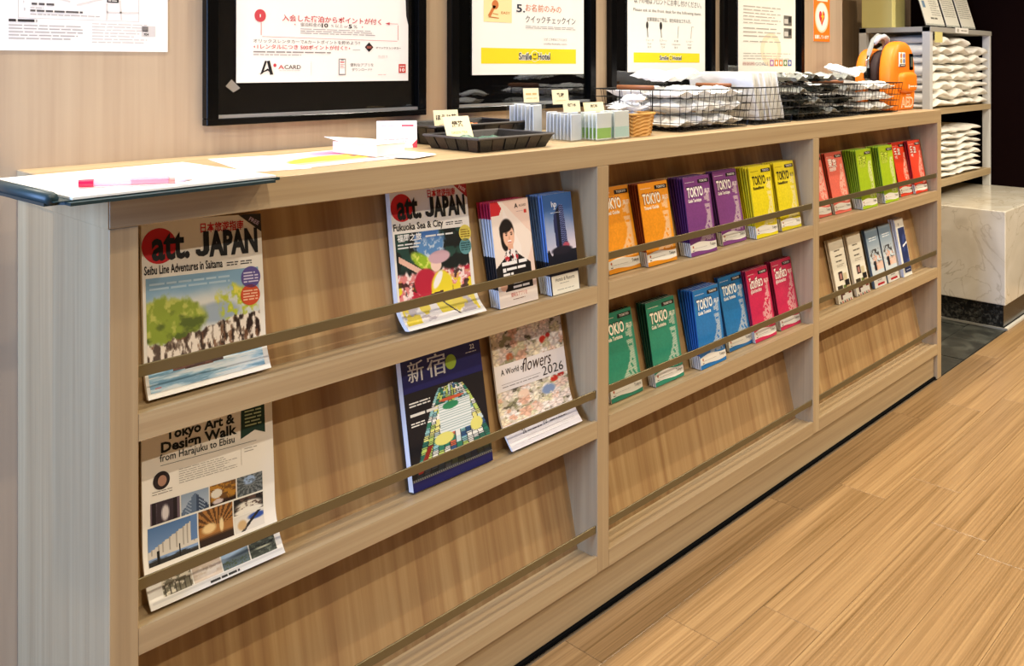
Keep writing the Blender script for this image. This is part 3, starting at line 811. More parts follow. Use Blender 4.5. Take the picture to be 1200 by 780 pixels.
def lace(base, hi, seed):
    b0, h0 = P3(base), P3(hi)

    def f(U, V):
        c = np.ones(U.shape + (3,)) * b0; n = fbm(U * 30, V * 45, seed, 3); c = c * (0.93 + 0.14 * n)[..., None]
        x = U * 17; y = V * 30; row = np.floor(y); xx = (x + 0.5 * (row % 2)) % 1 - .5; yy = y % 1 - .5
        dist = np.hypot(xx, yy); ring = (np.abs(dist - .36) < .13).astype(float)
        edge = 0.66 - 0.16 * np.sin(V * 7 + seed) * (1 - V) - 0.10 * (1 - V) + 0.14 * V
        m = ring * sstep(edge - .02, edge + .03, U + .05 * (n - .5)) * sstep(.97, .90, U + .0 * V + .02 * n) * (V < .86)
        m = m * (vnoise(np.floor(x + .5 * (row % 2)) * 3.3, row * 2.7, seed) > .30)
        return c * (1 - m[..., None] * .85) + h0 * m[..., None] * .85
    return f


def guide_cover(base, dark, title, sub, ink, pill='TOKYO', cjk=False, foot='#efe9da', w=LW, h=LH, tfit=None, outline=True):
    p = Print(seed=sum(map(ord, title)))
    p.rect(0, 0, w, h, base, 1)
    p.pic(0, h * 0.16, w, h * 0.90, 68, 90, lace(base, '#f1e6d2', len(title) + ord(title[0]) % 9), 2)
    p.rect(0, h * 0.90, w, h * 0.992, base, 2)
    p.micro(w * 0.06, h * 0.925, w * 0.42, h * 0.94, 1, ink, 3, .35)
    p.rect(w * 0.54, h * 0.905, w * 0.97, h * 0.955, '#1d1512', 3); p.text(pill, w * 0.755, h * 0.918, 0.0075, '#efe8dc', 4, align='c', fit=w * 0.30, bold=0.02)
    if cjk:
        for i, ch in enumerate(title):
            for (L, b, c) in ((3, 0.06, dark), (4, 0.02, ink)):
                p.text(ch, w * (0.10 + 0.26 * i), h * (0.775 - 0.015 * i), 0.030, c, L, bold=b)
        p.text(sub, w * 0.12, h * 0.70, 0.012, ink, 4, bold=0.02)
    else:
        f_ = tfit or 0.60
        if outline: p.text(title, w * 0.082, h * 0.742, 0.036, dark, 3, bold=0.055, fit=w * (f_ + 0.03))
        p.text(title, w * 0.10, h * 0.742, 0.034, ink, 4, bold=0.03, fit=w * f_)
        p.text(sub, w * 0.11, h * 0.675, 0.0115, ink, 4, bold=0.03, fit=w * 0.5)
        p.text('東京', w * 0.76, h * 0.77, 0.013, ink, 3); 
    # cream wave at the foot, then a thin coloured edge
    N_ = 14; top = [(w * i / N_, h * (0.150 + 0.016 * math.sin(i / N_ * 6.0 - 0.6))) for i in range(N_ + 1)]
    bot = [(w * i / N_, h * (0.045 + 0.010 * math.sin(i / N_ * 6.0 + 0.4))) for i in range(N_ + 1)]
    p.rect(0, 0, w, h * 0.17, base, 2); p._add(bot + top, [(i, i + 1, N_ + 2 + i, N_ + 1 + i) for i in range(N_)], lin(foot), 3)
    p.micro(w * 0.10, h * 0.085, w * 0.62, h * 0.10, 1, '#9a9286', 4, .25); p.text('Tokyo', w * 0.74, h * 0.085, 0.010, '#3a342c', 4, bold=0.01)
    p.micro(w * 0.07, h * 0.060, w * 0.15, h * 0.075, 1, '#5a5248', 4, .7); p.disc(w * 0.10, h * 0.115, 0.003, '#b8653e', 4)
    return p


LEAF = {}


def leaf_kind(key, coverfn, spine, w=LW, h=LH, t=LT, mat=None, foot='#e8e4da', footh=0.17):
    LEAF[key] = (leaflet_body(w, h, t, spine, foot, footh=footh).mesh('leaflet_body', INK), coverfn.mesh('cover_print', mat or INK), w, h, t)


leaf_kind('orange', guide_cover('#e8951c', '#8d4a10', 'TOKYO', 'Travel Guide', '#fbf3e2'), '#8a3c1c')
leaf_kind('purple', guide_cover('#7a3f7c', '#2d1233', 'TOKYO', 'Guide Touristique', '#f6eee6'), '#4e2462')
leaf_kind('yellow', guide_cover('#e2cf1c', '#e2cf1c', 'TOKYO', 'Reiseführer', '#231c0c'), '#d9c81c')
leaf_kind('green', guide_cover('#2c8468', '#0e3a2e', 'TOKIO', 'Guía Turística', '#f4ead2'), '#164a3a')
leaf_kind('blue', guide_cover('#2473b0', '#0f3560', 'TOKYO', 'Guida Turistica', '#f1f3ee'), '#2467b8')
leaf_kind('pink', guide_cover('#c6264f', '#6e0f2a', 'โตเกียว', 'คู่มือท่องเที่ยว', '#f8ece0'), '#9a1f4a')
leaf_kind('salmon', guide_cover('#dd6a58', '#8c3428', '東京', '旅遊指南', '#f8ece0', cjk=True), '#c2452f')
leaf_kind('lime', guide_cover('#a3bd1f', '#5c7010', '东京', '旅游指南', '#c7d64e', cjk=True), '#8fb52a')
leaf_kind('red', guide_cover('#dd3d1d', '#7c1408', '도쿄', '여행', '#f8ece0', cjk=True), '#a81f2c')


ORD = ['first', 'second', 'third', 'fourth', 'fifth', 'sixth']


def stack(key, n, x, tier, label_front, label_back, group, yfront=None, dx=0.0, roll=0.0, name='guide_leaflet', step=0.0056, dlean=0.85, cat='leaflet'):
    """n leaflets leaning one behind another; the front one shows its cover"""
    body, cover, w, h, t = LEAF[key]
    zl = (L1, L2, L3)[tier]
    r = random.Random(n * 17 + int(x * 1000))
    for i in range(n):
        yb = 0.0495 - t - step * (n - 1 - i); lean = TILT - 0.25 - dlean * (n - 1 - i)   # i counts from the front
        ref = yf if i else 0.0495 - t - step * (n - 1) + h / 2 * math.sin(math.radians(TILT - 0.25 - dlean * (n - 1)))
        if i == 0: yf = ref
        xx = x * (1.2 + ref) / (1.2 + 0.03 + 0.0203) + dx * i + (r.uniform(-0.0012, 0.0012) if i else 0)
        if i == 0:
            o = empty(name, (0, 0, 0), label_front, cat, group)
            link(bpy.data.objects.new('booklet', body), o); link(bpy.data.objects.new('cover_print', cover), o)
        else:
            o = link(bpy.data.objects.new(name, body)); tag(o, label_back.replace('#', ORD[i]), cat, group)
        place(o, xx, yb, zl + 0.0022, lean, roll + (r.uniform(-0.25, 0.25) if i else 0))


T1, T2 = 0, 1
stack('orange', 1, 1.556, T1, 'orange TOKYO guide against the oak divider, its left edge hidden', '', 'orange city guides')
stack('orange', 4, 1.708, T1, 'orange TOKYO guide at the front of the stack beside the purple guides', '# orange guide back in the stack beside the purple guides', 'orange city guides')
stack('purple', 6, 1.893, T1, 'purple TOKYO guide fronting the thicker purple stack beside the orange guides', '# purple guide back in the thicker purple stack', 'purple city guides')
stack('purple', 3, 2.036, T1, 'purple TOKYO guide fronting the thinner purple stack beside the yellow guides', '# purple guide back in the thinner purple stack', 'purple city guides')
stack('yellow', 6, 2.217, T1, 'yellow TOKYO guide fronting the stack beside the purple guides', '# yellow guide back in the stack beside the purple guides', 'yellow city guides')
stack('yellow', 5, 2.358, T1, 'yellow TOKYO guide fronting the stack at the right end of its bay', '# yellow guide back in the stack at the right end of its bay', 'yellow city guides')
stack('green', 2, 1.566, T2, 'dark green TOKIO guide fronting the stack against the oak divider', 'dark green guide behind the front one against the divider', 'dark green city guides')
stack('green', 4, 1.738, T2, 'dark green TOKIO guide fronting the stack beside the blue guides', '# dark green guide back in the stack beside the blue guides', 'dark green city guides')
stack('blue', 6, 1.938, T2, 'blue TOKYO guide fronting the thick stack beside the green guides', '# blue guide back in the thick stack beside the green guides', 'blue city guides')
stack('blue', 2, 2.066, T2, 'blue TOKYO guide beside the pink guides, front of two', 'blue guide peeping out behind the one beside the pink guides', 'blue city guides')
stack('pink', 4, 2.205, T2, 'crimson guide with Thai title fronting the left crimson stack', '# crimson guide back in the left crimson stack', 'crimson city guides')
stack('pink', 3, 2.348, T2, 'crimson guide with Thai title fronting the right crimson stack beside the oak divider', '# crimson guide back in the right crimson stack', 'crimson city guides')
stack('salmon', 1, 2.552, T1, 'salmon red guide half hidden behind the oak divider', '', 'salmon red city guides')
stack('salmon', 2, 2.697, T1, 'salmon red guide with two white title characters beside the lime guides', 'salmon red guide behind the one beside the lime guides', 'salmon red city guides')
stack('lime', 6, 2.915, T1, 'lime green guide fronting the left lime stack', '# lime green guide back in the left lime stack', 'lime green city guides')
stack('lime', 6, 3.100, T1, 'lime green guide fronting the right lime stack beside the bright red guides', '# lime green guide back in the right lime stack', 'lime green city guides')
stack('red', 2, 3.226, T1, 'bright red guide fronting the stack beside the lime guides', 'bright red guide behind the front one beside the lime guides', 'bright red city guides')
stack('red', 4, 3.373, T1, 'bright red guide fronting the stack at the right end of the rack', '# bright red guide back at the right end of the rack', 'bright red city guides')


# --- membership brochures with a portrait
def pic_portrait(U, V):
    c = fill(U, '#efdfd0'); c = blend(c, '#e9c6b2', ((V > 1.15 - 0.5 * U) | (V < U * .9 - .35)).astype(float) * .7); c = blend(c, '#c9252c', ((V > .87) & (U < .28 - np.abs(V - .93) * 1.2)).astype(float))
    c = blend(c, '#f6ede4', ((U > .30) & (U < .7) & (V > .3) & (V < 1.25 - U)).astype(float) * .5)
    c = blend(c, '#17110f', ell(U, V, .36, .70, .185, .125, .1)); c = blend(c, '#17110f', ell(U, V, .30, .62, .11, .10, .1))
    c = blend(c, '#eab99b', ell(U, V, .40, .655, .145, .105, .08)); c = blend(c, '#17110f', ell(U - .3 * (V - .74), V, .34, .745, .16, .05, .15)); c = blend(c, '#e2ab8c', ((np.abs(U - .42) < .07) & (V > .50) & (V < .58)).astype(float))
    for ex in (.34, .47): c = blend(c, '#2a1712', ell(U, V, ex, .672, .026, .008, .2)); c = blend(c, '#3a241c', ell(U, V, ex, .690, .034, .005, .3))
    c = blend(c, '#c98f72', ell(U, V, .41, .638, .012, .018, .5)); c = blend(c, '#fff6f0', ell(U, V, .41, .610, .045, .010, .2)); c = blend(c, '#b8463f', ell(U, V, .41, .600, .045, .006, .3))
    j = ((V < .53 - .35 * np.abs(U - .45)) & (V > .14)).astype(float) * ((U < .90)); c = blend(c, '#171314', j * (V < .50))
    sc = ell(U, V, .42, .46, .17, .075, .1); c = blend(c, '#efe6e0', sc); c = blend(c, '#b81f2a', sc * (fbm(U * 18, V * 22, 5) > .6)); c = blend(c, '#1b1415', sc * (fbm(U * 18, V * 22, 8) > .6))
    c = blend(c, '#efdfd0', (V < .14).astype(float)); c = blend(c, '#efdfd0', ((V < .24) & (U < .18)).astype(float))
    c = blend(c, '#e7b394', ell(U, V, .15, .20, .09, .05, .1))
    return c


w, h = 0.108, 0.205
p = Print(seed=6); p.rect(0, 0, w, h, '#efdfd0', 1); p.pic(0, 0, w, h, 72, 136, pic_portrait, 2)
p.text('A', w * 0.62, h * 0.915, 0.013, '#1c1412', 3, bold=0.03); p.text('ACARD', w * 0.74, h * 0.922, 0.007, '#4a3a36', 3, fit=w * 0.19); p.micro(w * .66, h * .875, w * .84, h * .885, 1, '#aa8888', 3); p.rect(w * 0.86, h * 0.855, w * 0.93, h * 0.89, '#c8372c', 3)
p.micro(w * 0.15, h * 0.375, w * 0.80, h * 0.43, 1, '#f3eee8', 4, .6); p.micro(w * 0.26, h * 0.33, w * 0.86, h * 0.365, 1, '#f3eee8', 4, .7); p.rect(w * .16, h * .325, w * .24, h * .362, '#f3eee8', 4)
p.micro(w * 0.16, h * 0.285, w * 0.42, h * 0.315, 1, '#f3eee8', 4, .7); p.micro(w * .40, h * .195, w * .66, h * .235, 1, '#f3eee8', 4, .7); p.micro(w * .38, h * .155, w * .9, h * .185, 1, '#f3eee8', 4, .7)
p.text('便利なアプリを', w * 0.30, h * 0.085, 0.009, '#c1442f', 4, fit=w * 0.42); p.micro(w * .34, h * .05, w * .72, h * .065, 1, '#8a6a5a', 4, .4)
LEAF['card'] = (leaflet_body(w, h, 0.0035, '#c9d3df', '#c9d3df').mesh('leaflet_body', INK), p.mesh('cover_print', INK), w, h, 0.0035)


def striped_body(w, h, t, bands):
    p = leaflet_body(w, h, t, bands[0][2]); p.f = p.f[2:]; p.c = p.c[2:]
    # replace the spine by coloured bands from the foot up
    keep = [(f, c) for f, c in zip(p.f, p.c) if not all(abs(p.v[i][0]) < 1e-9 for i in f)]
    p.f = [k[0] for k in keep]; p.c = [k[1] for k in keep]
    for (a, b, col) in bands:
        n = len(p.v); p.v += [(0, t, a * h), (0, 0, a * h), (0, 0, b * h), (0, t, b * h), (w, 0, a * h), (w, 0, b * h)]
        p.f.append((n, n + 1, n + 2, n + 3)); p.f.append((n + 1, n + 4, n + 5, n + 2)); p.c += [lin(col)] * 2
    return p


LEAF['card'] = (striped_body(w, h, 0.0028, [(0, .17, '#dfe6ee'), (.17, .48, '#1b2028'), (.48, .84, '#cfdbe8'), (.84, 1, '#b8274a')]).mesh('leaflet_body', INK),) + LEAF['card'][1:]
stack('card', 5, 1.219, T1, 'beige brochure with a smiling woman in dark jacket and patterned scarf on its cover', '# brochure back in the stack with the portrait cover', 'portrait brochures', name='brochure', cat='brochure')


def pic_tower(U, V):
    n = fbm(U * 5, V * 6, 77); c = blend(fill(U, '#d9cdd6'), '#31588f', sstep(.35, .95, V + .1 * n)); c = blend(c, '#8ea2c6', ell(U, V, .2, .5, .5, .2, .6) * .5)
    x0 = .30 + .10 * np.abs(V - .6); x1 = .70 + .12 * (.6 - V); m = ((U > x0) & (U < x1) & (V < .86 - .9 * (U - .55) ** 2 - .35 * np.clip(.55 - U, 0, 1)) & (V > .22)).astype(float)
    c = blend(c, '#232b52', m); c = blend(c, '#6f7aa8', m * (np.abs((V * 38 + U * 5) % 1 - .5) < .16) * (U > .5)); c = blend(c, '#0e1226', m * ((U > .42) & (U < .52)))
    c = blend(c, '#b04a5c', ell(U, V, .66, .33, .12, .05, .3) * (n > .45)); c = blend(c, '#121320', (V < .30 + .04 * np.sin(U * 30) * (U < .5) - 0.02).astype(float)); c = blend(c, '#1c1a28', ell(U, V, .5, .29, .35, .05, .2))
    return c


w, h = 0.090, 0.205
p = Print(seed=8); p.rect(0, 0, w, h, '#1b2236', 1); p.pic(0, h * 0.19, w, h, 60, 110, pic_tower, 2)
p.text('hp', w * 0.28, h * 0.87, 0.017, '#f0f2f6', 3, fit=w * 0.17); p.line(w * .34, h * .845, w * .42, h * .845, .0008, '#f0f2f6', 3); p.micro(w * .22, h * .805, w * .56, h * .815, 1, '#dfe4ee', 3, .4)
p.rect(w * 0.04, 0, w * 0.97, h * 0.185, '#eee7d2', 3); p.text('Hotels & Resorts', w * 0.5, h * 0.125, 0.011, '#3c3a34', 4, align='c', fit=w * .66); p.micro(w * .3, h * .095, w * .7, h * .108, 1, '#8b8778', 4, .4); p.micro(w * .2, h * .03, w * .8, h * .055, 1, '#a7a294', 4, .3)
LEAF['tower'] = (striped_body(w, h, 0.0028, [(0, .19, '#dfe6f0'), (.19, .33, '#1c2434'), (.33, 1, '#5f86c6')]).mesh('leaflet_body', INK), p.mesh('cover_print', INK), w, h, 0.0035)
stack('tower', 6, 1.371, T1, 'blue brochure with a dusk tower photograph and cream foot beside the divider', '# brochure back in the stack with the tower photograph', 'tower brochures', name='brochure', cat='brochure')


# --- slim leaflets on the middle tier of the right bay
def slim(key, paint, w, h, spine, t=0.004):
    p = Print(seed=len(key) * 3); paint(p, w, h); LEAF[key] = (leaflet_body(w, h, t, spine, spine).mesh('leaflet_body', INK), p.mesh('cover_print', INK), w, h, t)


def paint_cream(p, w, h):
    p.rect(0, 0, w, h, '#e6e0cd', 1)
    for k in range(3): p.micro(w * 0.30, h * (0.80 - k * .085), w * 0.80, h * (0.83 - k * .085), 1, '#6b6456', 3, .7)
    p.micro(w * .30, h * .55, w * .82, h * .60, 2, '#a29a88', 3, .4)
    for (a, b, c, d, k) in ((.30, .34, .58, .48, '#3a2a26'), (.36, .36, .52, .45, '#a4746a'), (.62, .30, .85, .44, '#cdbf9a'), (.65, .22, .95, .33, '#1d1b1c'), (.1, .16, .45, .27, '#3b352a'), (.5, .17, .72, .26, '#6a7a3a'), (.7, .13, .95, .24, '#a6926a'), (.2, .05, .5, .14, '#5a2a24'), (.75, .06, .95, .14, '#8a2a22')):
        p.rect(w * a, h * b, w * c, h * d, k, 3 + .5 * a)
    for k in range(6): p.rect(w * (.08 + .15 * k), h * .0, w * (.15 + .15 * k), h * .03, ('#1c1a18', '#c63a2a')[k % 2], 3)
    p.rect(w * .30, h * .045, w * .95, h * .11, '#f1ede2', 4.5)


def paint_family(p, w, h):
    def f(U, V):
        c = blend(fill(U, '#c9d3d6'), '#7f97ac', sstep(.4, 1, V)); n = fbm(U * 10, V * 16, 5)
        c = blend(c, '#26201e', sstep(.55, .62, n) * (V > .30) * (V < .62) * ell(U, V, .5, .42, .42, .24, .3)); c = blend(c, '#dba58b', sstep(.52, .6, fbm(U * 9 + 3, V * 14, 9)) * ell(U, V, .55, .36, .4, .2, .3)); c = blend(c, '#20242c', ((np.abs(U - .36) < .10) & (V > .17) & (V < .36)).astype(float)); c = blend(c, '#e2bda6', ((U > .55) & (V > .17) & (V < .33)).astype(float) * .8)
        return c
    p.rect(0, 0, w, h, '#8fa3b2', 1); p.pic(0, h * .15, w, h * .95, 26, 60, f, 2); p.micro(w * .2, h * .78, w * .8, h * .86, 2, '#e8edef', 3, .4)
    p.rect(0, 0, w, h * .17, '#efebe0', 3); p.rect(w * .25, h * .03, w * .82, h * .065, '#c8202c', 4); p.micro(w * .3, h * .10, w * .7, h * .13, 1, '#8d8a82', 4)


def paint_navy(p, w, h):
    p.rect(0, 0, w, h, '#e9e6da', 1); p.pic(w * .20, h * .06, w * .97, h * .84, 22, 60, lambda U, V: blend(blend(fill(U, '#27335f'), '#3c4d86', sstep(.5, .7, fbm(U * 4, V * 8, 3))), '#e8e8ec', ((np.abs(V - .55 - .1 * U) < .02) & (U > .3)).astype(float)), 2)
    p.micro(w * .35, h * .09, w * .85, h * .12, 1, '#c9d2e6', 3, .5); p.text('新', w * .3, h * .88, .012, '#2a3050', 3)


slim('cream', paint_cream, 0.104, 0.20, '#d9d2c0'); slim('family', paint_family, 0.100, 0.197, '#5b7186'); slim('navy', paint_navy, 0.076, 0.205, '#dfe4ee', 0.005)
stack('cream', 2, 2.722, T2, 'cream leaflet with a collage of small photos at its foot, leftmost on the middle tier', 'cream leaflet behind the leftmost collage leaflet', 'cream collage leaflets', name='slim_leaflet')
stack('cream', 2, 2.857, T2, 'cream collage leaflet beside the family photo leaflets', 'cream leaflet behind the collage one beside the family leaflets', 'cream collage leaflets', name='slim_leaflet')
stack('family', 2, 3.000, T2, 'pale blue leaflet with a family photo beside the cream leaflets', 'slate leaflet rising behind the left family photo leaflet', 'family photo leaflets', name='slim_leaflet')
stack('family', 2, 3.112, T2, 'pale blue leaflet with a family photo beside the navy leaflet', 'slate leaflet rising behind the right family photo leaflet', 'family photo leaflets', name='slim_leaflet')
stack('navy', 3, 3.257, T2, 'white edged navy leaflet at the right of the middle tier', '# leaflet back behind the navy one, white edged', 'navy leaflets', name='slim_leaflet', step=0.006)

# ------------------------------------------------------------------ frames and posters on the wall
FRONT, FW, FZ0, FZ1 = 0.360, 0.024, 1.067, 1.83
GLZ = 0.372


def wall_frame(x0, x1, label):
    root = empty('poster_frame', (x0, WALL, FZ0), label, 'frame', 'black glazed poster frames')
    W = x1 - x0; H = FZ1 - FZ0; y0, y1 = FRONT - WALL, -0.0006
    for (a, b, c, d) in ((0, W, 0, FW * 0.55), (0, W, H - FW, H), (0, FW, FW * 0.55, H - FW), (W - FW, W, FW * 0.55, H - FW)):
        box('frame_bar', a, b, y0, y1, c, d, BLACK, root, 0.0012)
    box('backing_board', FW, W - FW, -0.004, -0.001, FW * 0.55, H - FW, BLACKM, root)
    box('glass_pane', FW, W - FW, GLZ - WALL + 0.001, GLZ - WALL + 0.003, FW * 0.55, H - FW, GLASS, root)
    box('painted_ledge_gleam', FW, W - FW, y0 + 0.003, GLZ - WALL + 0.001, FW * 0.55, FW * 0.55 + 0.006, plain('painted_ledge_gleam', '#aeb2b6', 0.35, metal=0.8), root)  # silver colour paints the lamplight gleaming on the black frame's bottom ledge
    return root


FR = [(0.774, 1.304), (1.381, 1.915), (1.984, 2.531), (2.584, 3.153)]
for (a, b), l in zip(FR, ('black glazed frame holding the beige points poster with red lettering', 'black glazed frame behind the clear acrylic boxes, with the check-in poster', 'black glazed frame with the cutlery request poster, above the first wire basket', 'black glazed frame nearest the orange heart sign, with the goals poster')):
    wall_frame(a, b, l)


def poster(name, x0, z0, w, h, y, paint, label, mat=INKM, paper=PAPER, seed=1, tilt=0.0, cat='poster', k=1.0):
    root = empty(name, (x0, y, z0), label, cat)
    box('sheet', 0, w, 0, 0.0006, 0, h, paper, root)
    p = Print(lambda u, v, o: (u, -o, v * k), seed=seed); p.k = k; paint(p, w, h / k); p.build('printed_face', root, mat)
    if tilt: root.rotation_euler = (0, math.radians(tilt), 0)
    return root


def p_map(p, w, h):
    p.rect(0, 0, w, h, '#efebe8', 1)
    g = '#b4aca8'
    u = lambda px: w - (0.708 - px)
    x0, x1, zt = u(0.46), u(0.655), h
    for (a, b, c, d) in ((x0, 0.053, x1, 0.0536), (x0, 0.053, x0 + .0006, h * .9), (x1, 0.053, x1 + .0006, h * .9)): p.rect(a, b, c, d, g, 2)
    p.text('1', u(.468), .0775, .006, '#77706c', 3); p.text('2', u(.468), .0655, .006, '#77706c', 3)
    p.micro(u(.480), .074, u(.515), .080, 1, '#5a5552', 3, .6); p.micro(u(.478), .069, u(.50), .072, 1, g, 3)
    p.micro(u(.478), .0635, u(.560), .068, 1, '#5a5552', 3, .7); p.micro(u(.478), .058, u(.590), .0615, 1, g, 3, .5)
    p.rect(u(.600), .085, u(.620), .091, '#2a2626', 3); p.micro(u(.602), .0865, u(.618), .0895, 1, '#d8d4d0', 4, .6)
    for (a, b, c, d) in ((.52, .088, .54, .083), (.55, .078, .60, .093), (.60, .055, .60, .083), (.60, .068, .655, .069), (.625, .055, .622, .09)): p.line(u(a), b, u(c), d, .003, '#d9d2ce', 2)
    p.micro(u(.446), .046, u(.492), .052, 1, '#3a3533', 3, .7)
    p.micro(u(.446), .017, u(.560), .044, 5, '#a8a19c', 3, .32)
    p.micro(u(.575), .013, u(.670), .050, 7, '#c6bfbb', 3, .28)
    p.rect(u(.660), .027, u(.685), .046, '#cfc9c6', 2); p.rect(u(.661), .036, u(.672), .045, '#77716e', 3); p.text('704', u(.664), .029, .006, '#2c2826', 3, bold=.02)


poster('access_map_poster', 0.708 - 0.594, 1.2045, 0.594, 0.42, WALL - 0.0008, p_map, 'large white access map notice pinned on the oak wall at the left', seed=2)


def p_points(p, w, h):
    red, blk, g = '#c4434a', '#2c2524', '#a9a09c'
    p.rect(0, 0, w, h, '#f1ebe3', 1)
    # the sheet bottom is at v = 0; rows measured upwards
    p.poly([(w * .985, .235), (w, .2), (w, h), (w * .93, h)], '#1a1717', 3)
    p.text('入会した宿泊からポイントが付く', w * .235, .200, .0225, red, 3, bold=.015, fit=w * .585)
    p.disc(w * .12, .212, .0125, red, 3); p.text('1', w * .12, .207, .013, '#f6efe8', 4, align='c', bold=.02)
    p.line(w * .125, .19, w * .125, .150, .0012, red, 3); p.line(w * .13, .146, w * .925, .142, .0012, red, 3); p.line(w * .93, .146, w * .93, .200, .0012, red, 3); p.line(w * .93, .204, w * .87, .204, .0012, red, 3); p.poly([(w * .845, .204), (w * .875, .209), (w * .875, .199)], red, 3)
    p.text('宿泊料金の', w * .335, .184, .0135, '#5a5350', 3, fit=w * .115); p.text('10', w * .455, .182, .019, blk, 3, bold=.03); p.text('% 以上 or', w * .51, .184, .0125, '#6a6360', 3, fit=w * .10); p.text('5', w * .615, .182, .019, blk, 3, bold=.03); p.text('%', w * .645, .183, .015, '#6a6360', 3)
    p.poly([(w * .30, .188), (w * .308, .191), (w * .308, .185)], red, 3); p.poly([(w * .705, .188), (w * .697, .191), (w * .697, .185)], red, 3)
    p.micro(w * .335, .157, w * .78, .178, 3, g, 3, .4)
    p.text('オリックスレンタカーでAカートポイントを貯めよう!!', w * .085, .127, .0135, blk, 3, fit=w * .60)
    p.text('1レンタルにつき 500ポイントが付く!!', w * .105, .108, .0165, red, 3, bold=.012, fit=w * .50); p.poly([(w * .085, .113), (w * .093, .117), (w * .093, .109)], red, 3); p.poly([(w * .625, .113), (w * .617, .117), (w * .617, .109)], red, 3)
    p.micro(w * .085, .0945, w * .60, .1005, 1, '#8a827e', 3, .7); p.micro(w * .085, .086, w * .34, .091, 1, g, 3, .6); p.micro(w * .64, .106, w * .69, .111, 1, g, 3, .4)
    p.poly([(w * .715, .119), (w * .742, .136), (w * .769, .119), (w * .742, .102)], '#1b1718', 3); p.rect(w * .727, .114, w * .757, .123, '#8d4a3e', 4); p.text('オリックス レンタカー', w * .785, .114, .0085, '#3a3534', 3, bold=.012, fit=w * .165)
    # A CARD mark
    p.poly([(w * .12, .024), (w * .135, .030), (w * .155, .068), (w * .145, .070)], '#1c1819', 3); p.poly([(w * .155, .068), (w * .172, .024), (w * .188, .026), (w * .170, .070)], '#1c1819', 3); p.poly([(w * .11, .026), (w * .16, .045), (w * .19, .022), (w * .16, .038)], '#1c1819', 3.5); p.disc(w * .197, .055, .0035, red, 3)
    p.text('A', w * .215, .043, .0185, red, 3, bold=.01); p.text('CARD', w * .248, .043, .0185, '#241f1f', 3, bold=.008, fit=w * .09); p.micro(w * .218, .036, w * .335, .039, 1, g, 3, .4)
    p.line(w * .395, .022, w * .395, .068, .0005, '#b9b0aa', 3)
    # a phone and the app lines (the code beside it is left out)
    p.rect(w * .555, .022, w * .598, .078, '#8d8784', 3); p.rect(w * .560, .026, w * .593, .074, '#f3ede6', 4); p.rect(w * .564, .064, w * .588, .068, red, 5); p.rect(w * .568, .072, w * .585, .0745, '#4a4442', 5); p.micro(w * .563, .045, w * .59, .06, 3, '#c98a86', 5, .4)
    p.text('便利なアプリを', w * .625, .052, .0125, '#3a3432', 3, fit=w * .145); p.text('ダウンロード!!', w * .635, .036, .0115, '#3a3432', 3, fit=w * .125)
    p.micro(w * .80, .082, w * .86, .092, 2, '#c9c0ba', 3, .4); p.micro(w * .80, .020, w * .86, .025, 1, '#d9a9a4', 3, .4)
    p.rect(w * .935, .028, w * .982, .060, '#c8372f', 3); p.text('2025', w * .9585, .0495, .0065, '#f6eee8', 4, align='c', bold=.02, fit=w * .034); p.text('10', w * .9585, .0335, .016, '#f6eee8', 4, align='c', bold=.03)


p1 = poster('points_poster', 0.839, 1.1465, 0.420, 0.59, GLZ - 0.0004, p_points, 'beige points poster with red rounded outline and A card logo, taped on black glass', seed=5, tilt=0.1, k=0.62)
for (u, v) in ((-0.022, 0.004),):
    t_ = mesh_obj('tape_strip', [(u, -0.0007, v - .010), (u + .016, -0.0007, v - .022), (u + .030, -0.0007, v - .014), (u + .012, -0.0007, v + .003), (u, -0.0003, v - .010), (u + .016, -0.0003, v - .022), (u + .030, -0.0003, v - .014), (u + .012, -0.0003, v + .003)], [(0, 1, 2, 3), (7, 6, 5, 4), (0, 4, 5, 1), (1, 5, 6, 2), (2, 6, 7, 3), (3, 7, 4, 0)], plain('clear_tape', '#8f8a84', 0.3), p1)


def smile_band(p, w, v0, v1):
    p.rect(w * .07, v0, w * .92, v1, '#e6d21c', 2); m = (v0 + v1) / 2; s = (v1 - v0) * .62
    for (L, bo, c) in ((3, .09, '#f6f1dc'), (4, .02, '#1c2340')):
        p.text('Smile', w * .385, m - s * .36, s, c, L, bold=bo, fit=w * .115); p.text('Hotel', w * .555, m - s * .36, s, c, L, bold=bo, fit=w * .115)
    p.disc(w * .527, m, s * .36, '#f6f1dc', 3); p.disc(w * .527, m, s * .32, '#e6d21c', 4); p.disc(w * .520, m + s * .18, s * .05, '#1c2340', 5, ry=s * .07); p.disc(w * .534, m + s * .18, s * .05, '#1c2340', 5, ry=s * .07)
    n = 8; p._add([(w * .527 + s * .20 * math.cos(math.pi + math.pi * i / n), m - s * .05 + s * r * math.sin(math.pi + math.pi * i / n)) for r in (.30, .20) for i in range(n + 1)], [(i, i + 1, n + 2 + i, n + 1 + i) for i in range(n)], lin('#1c2340'), 5)


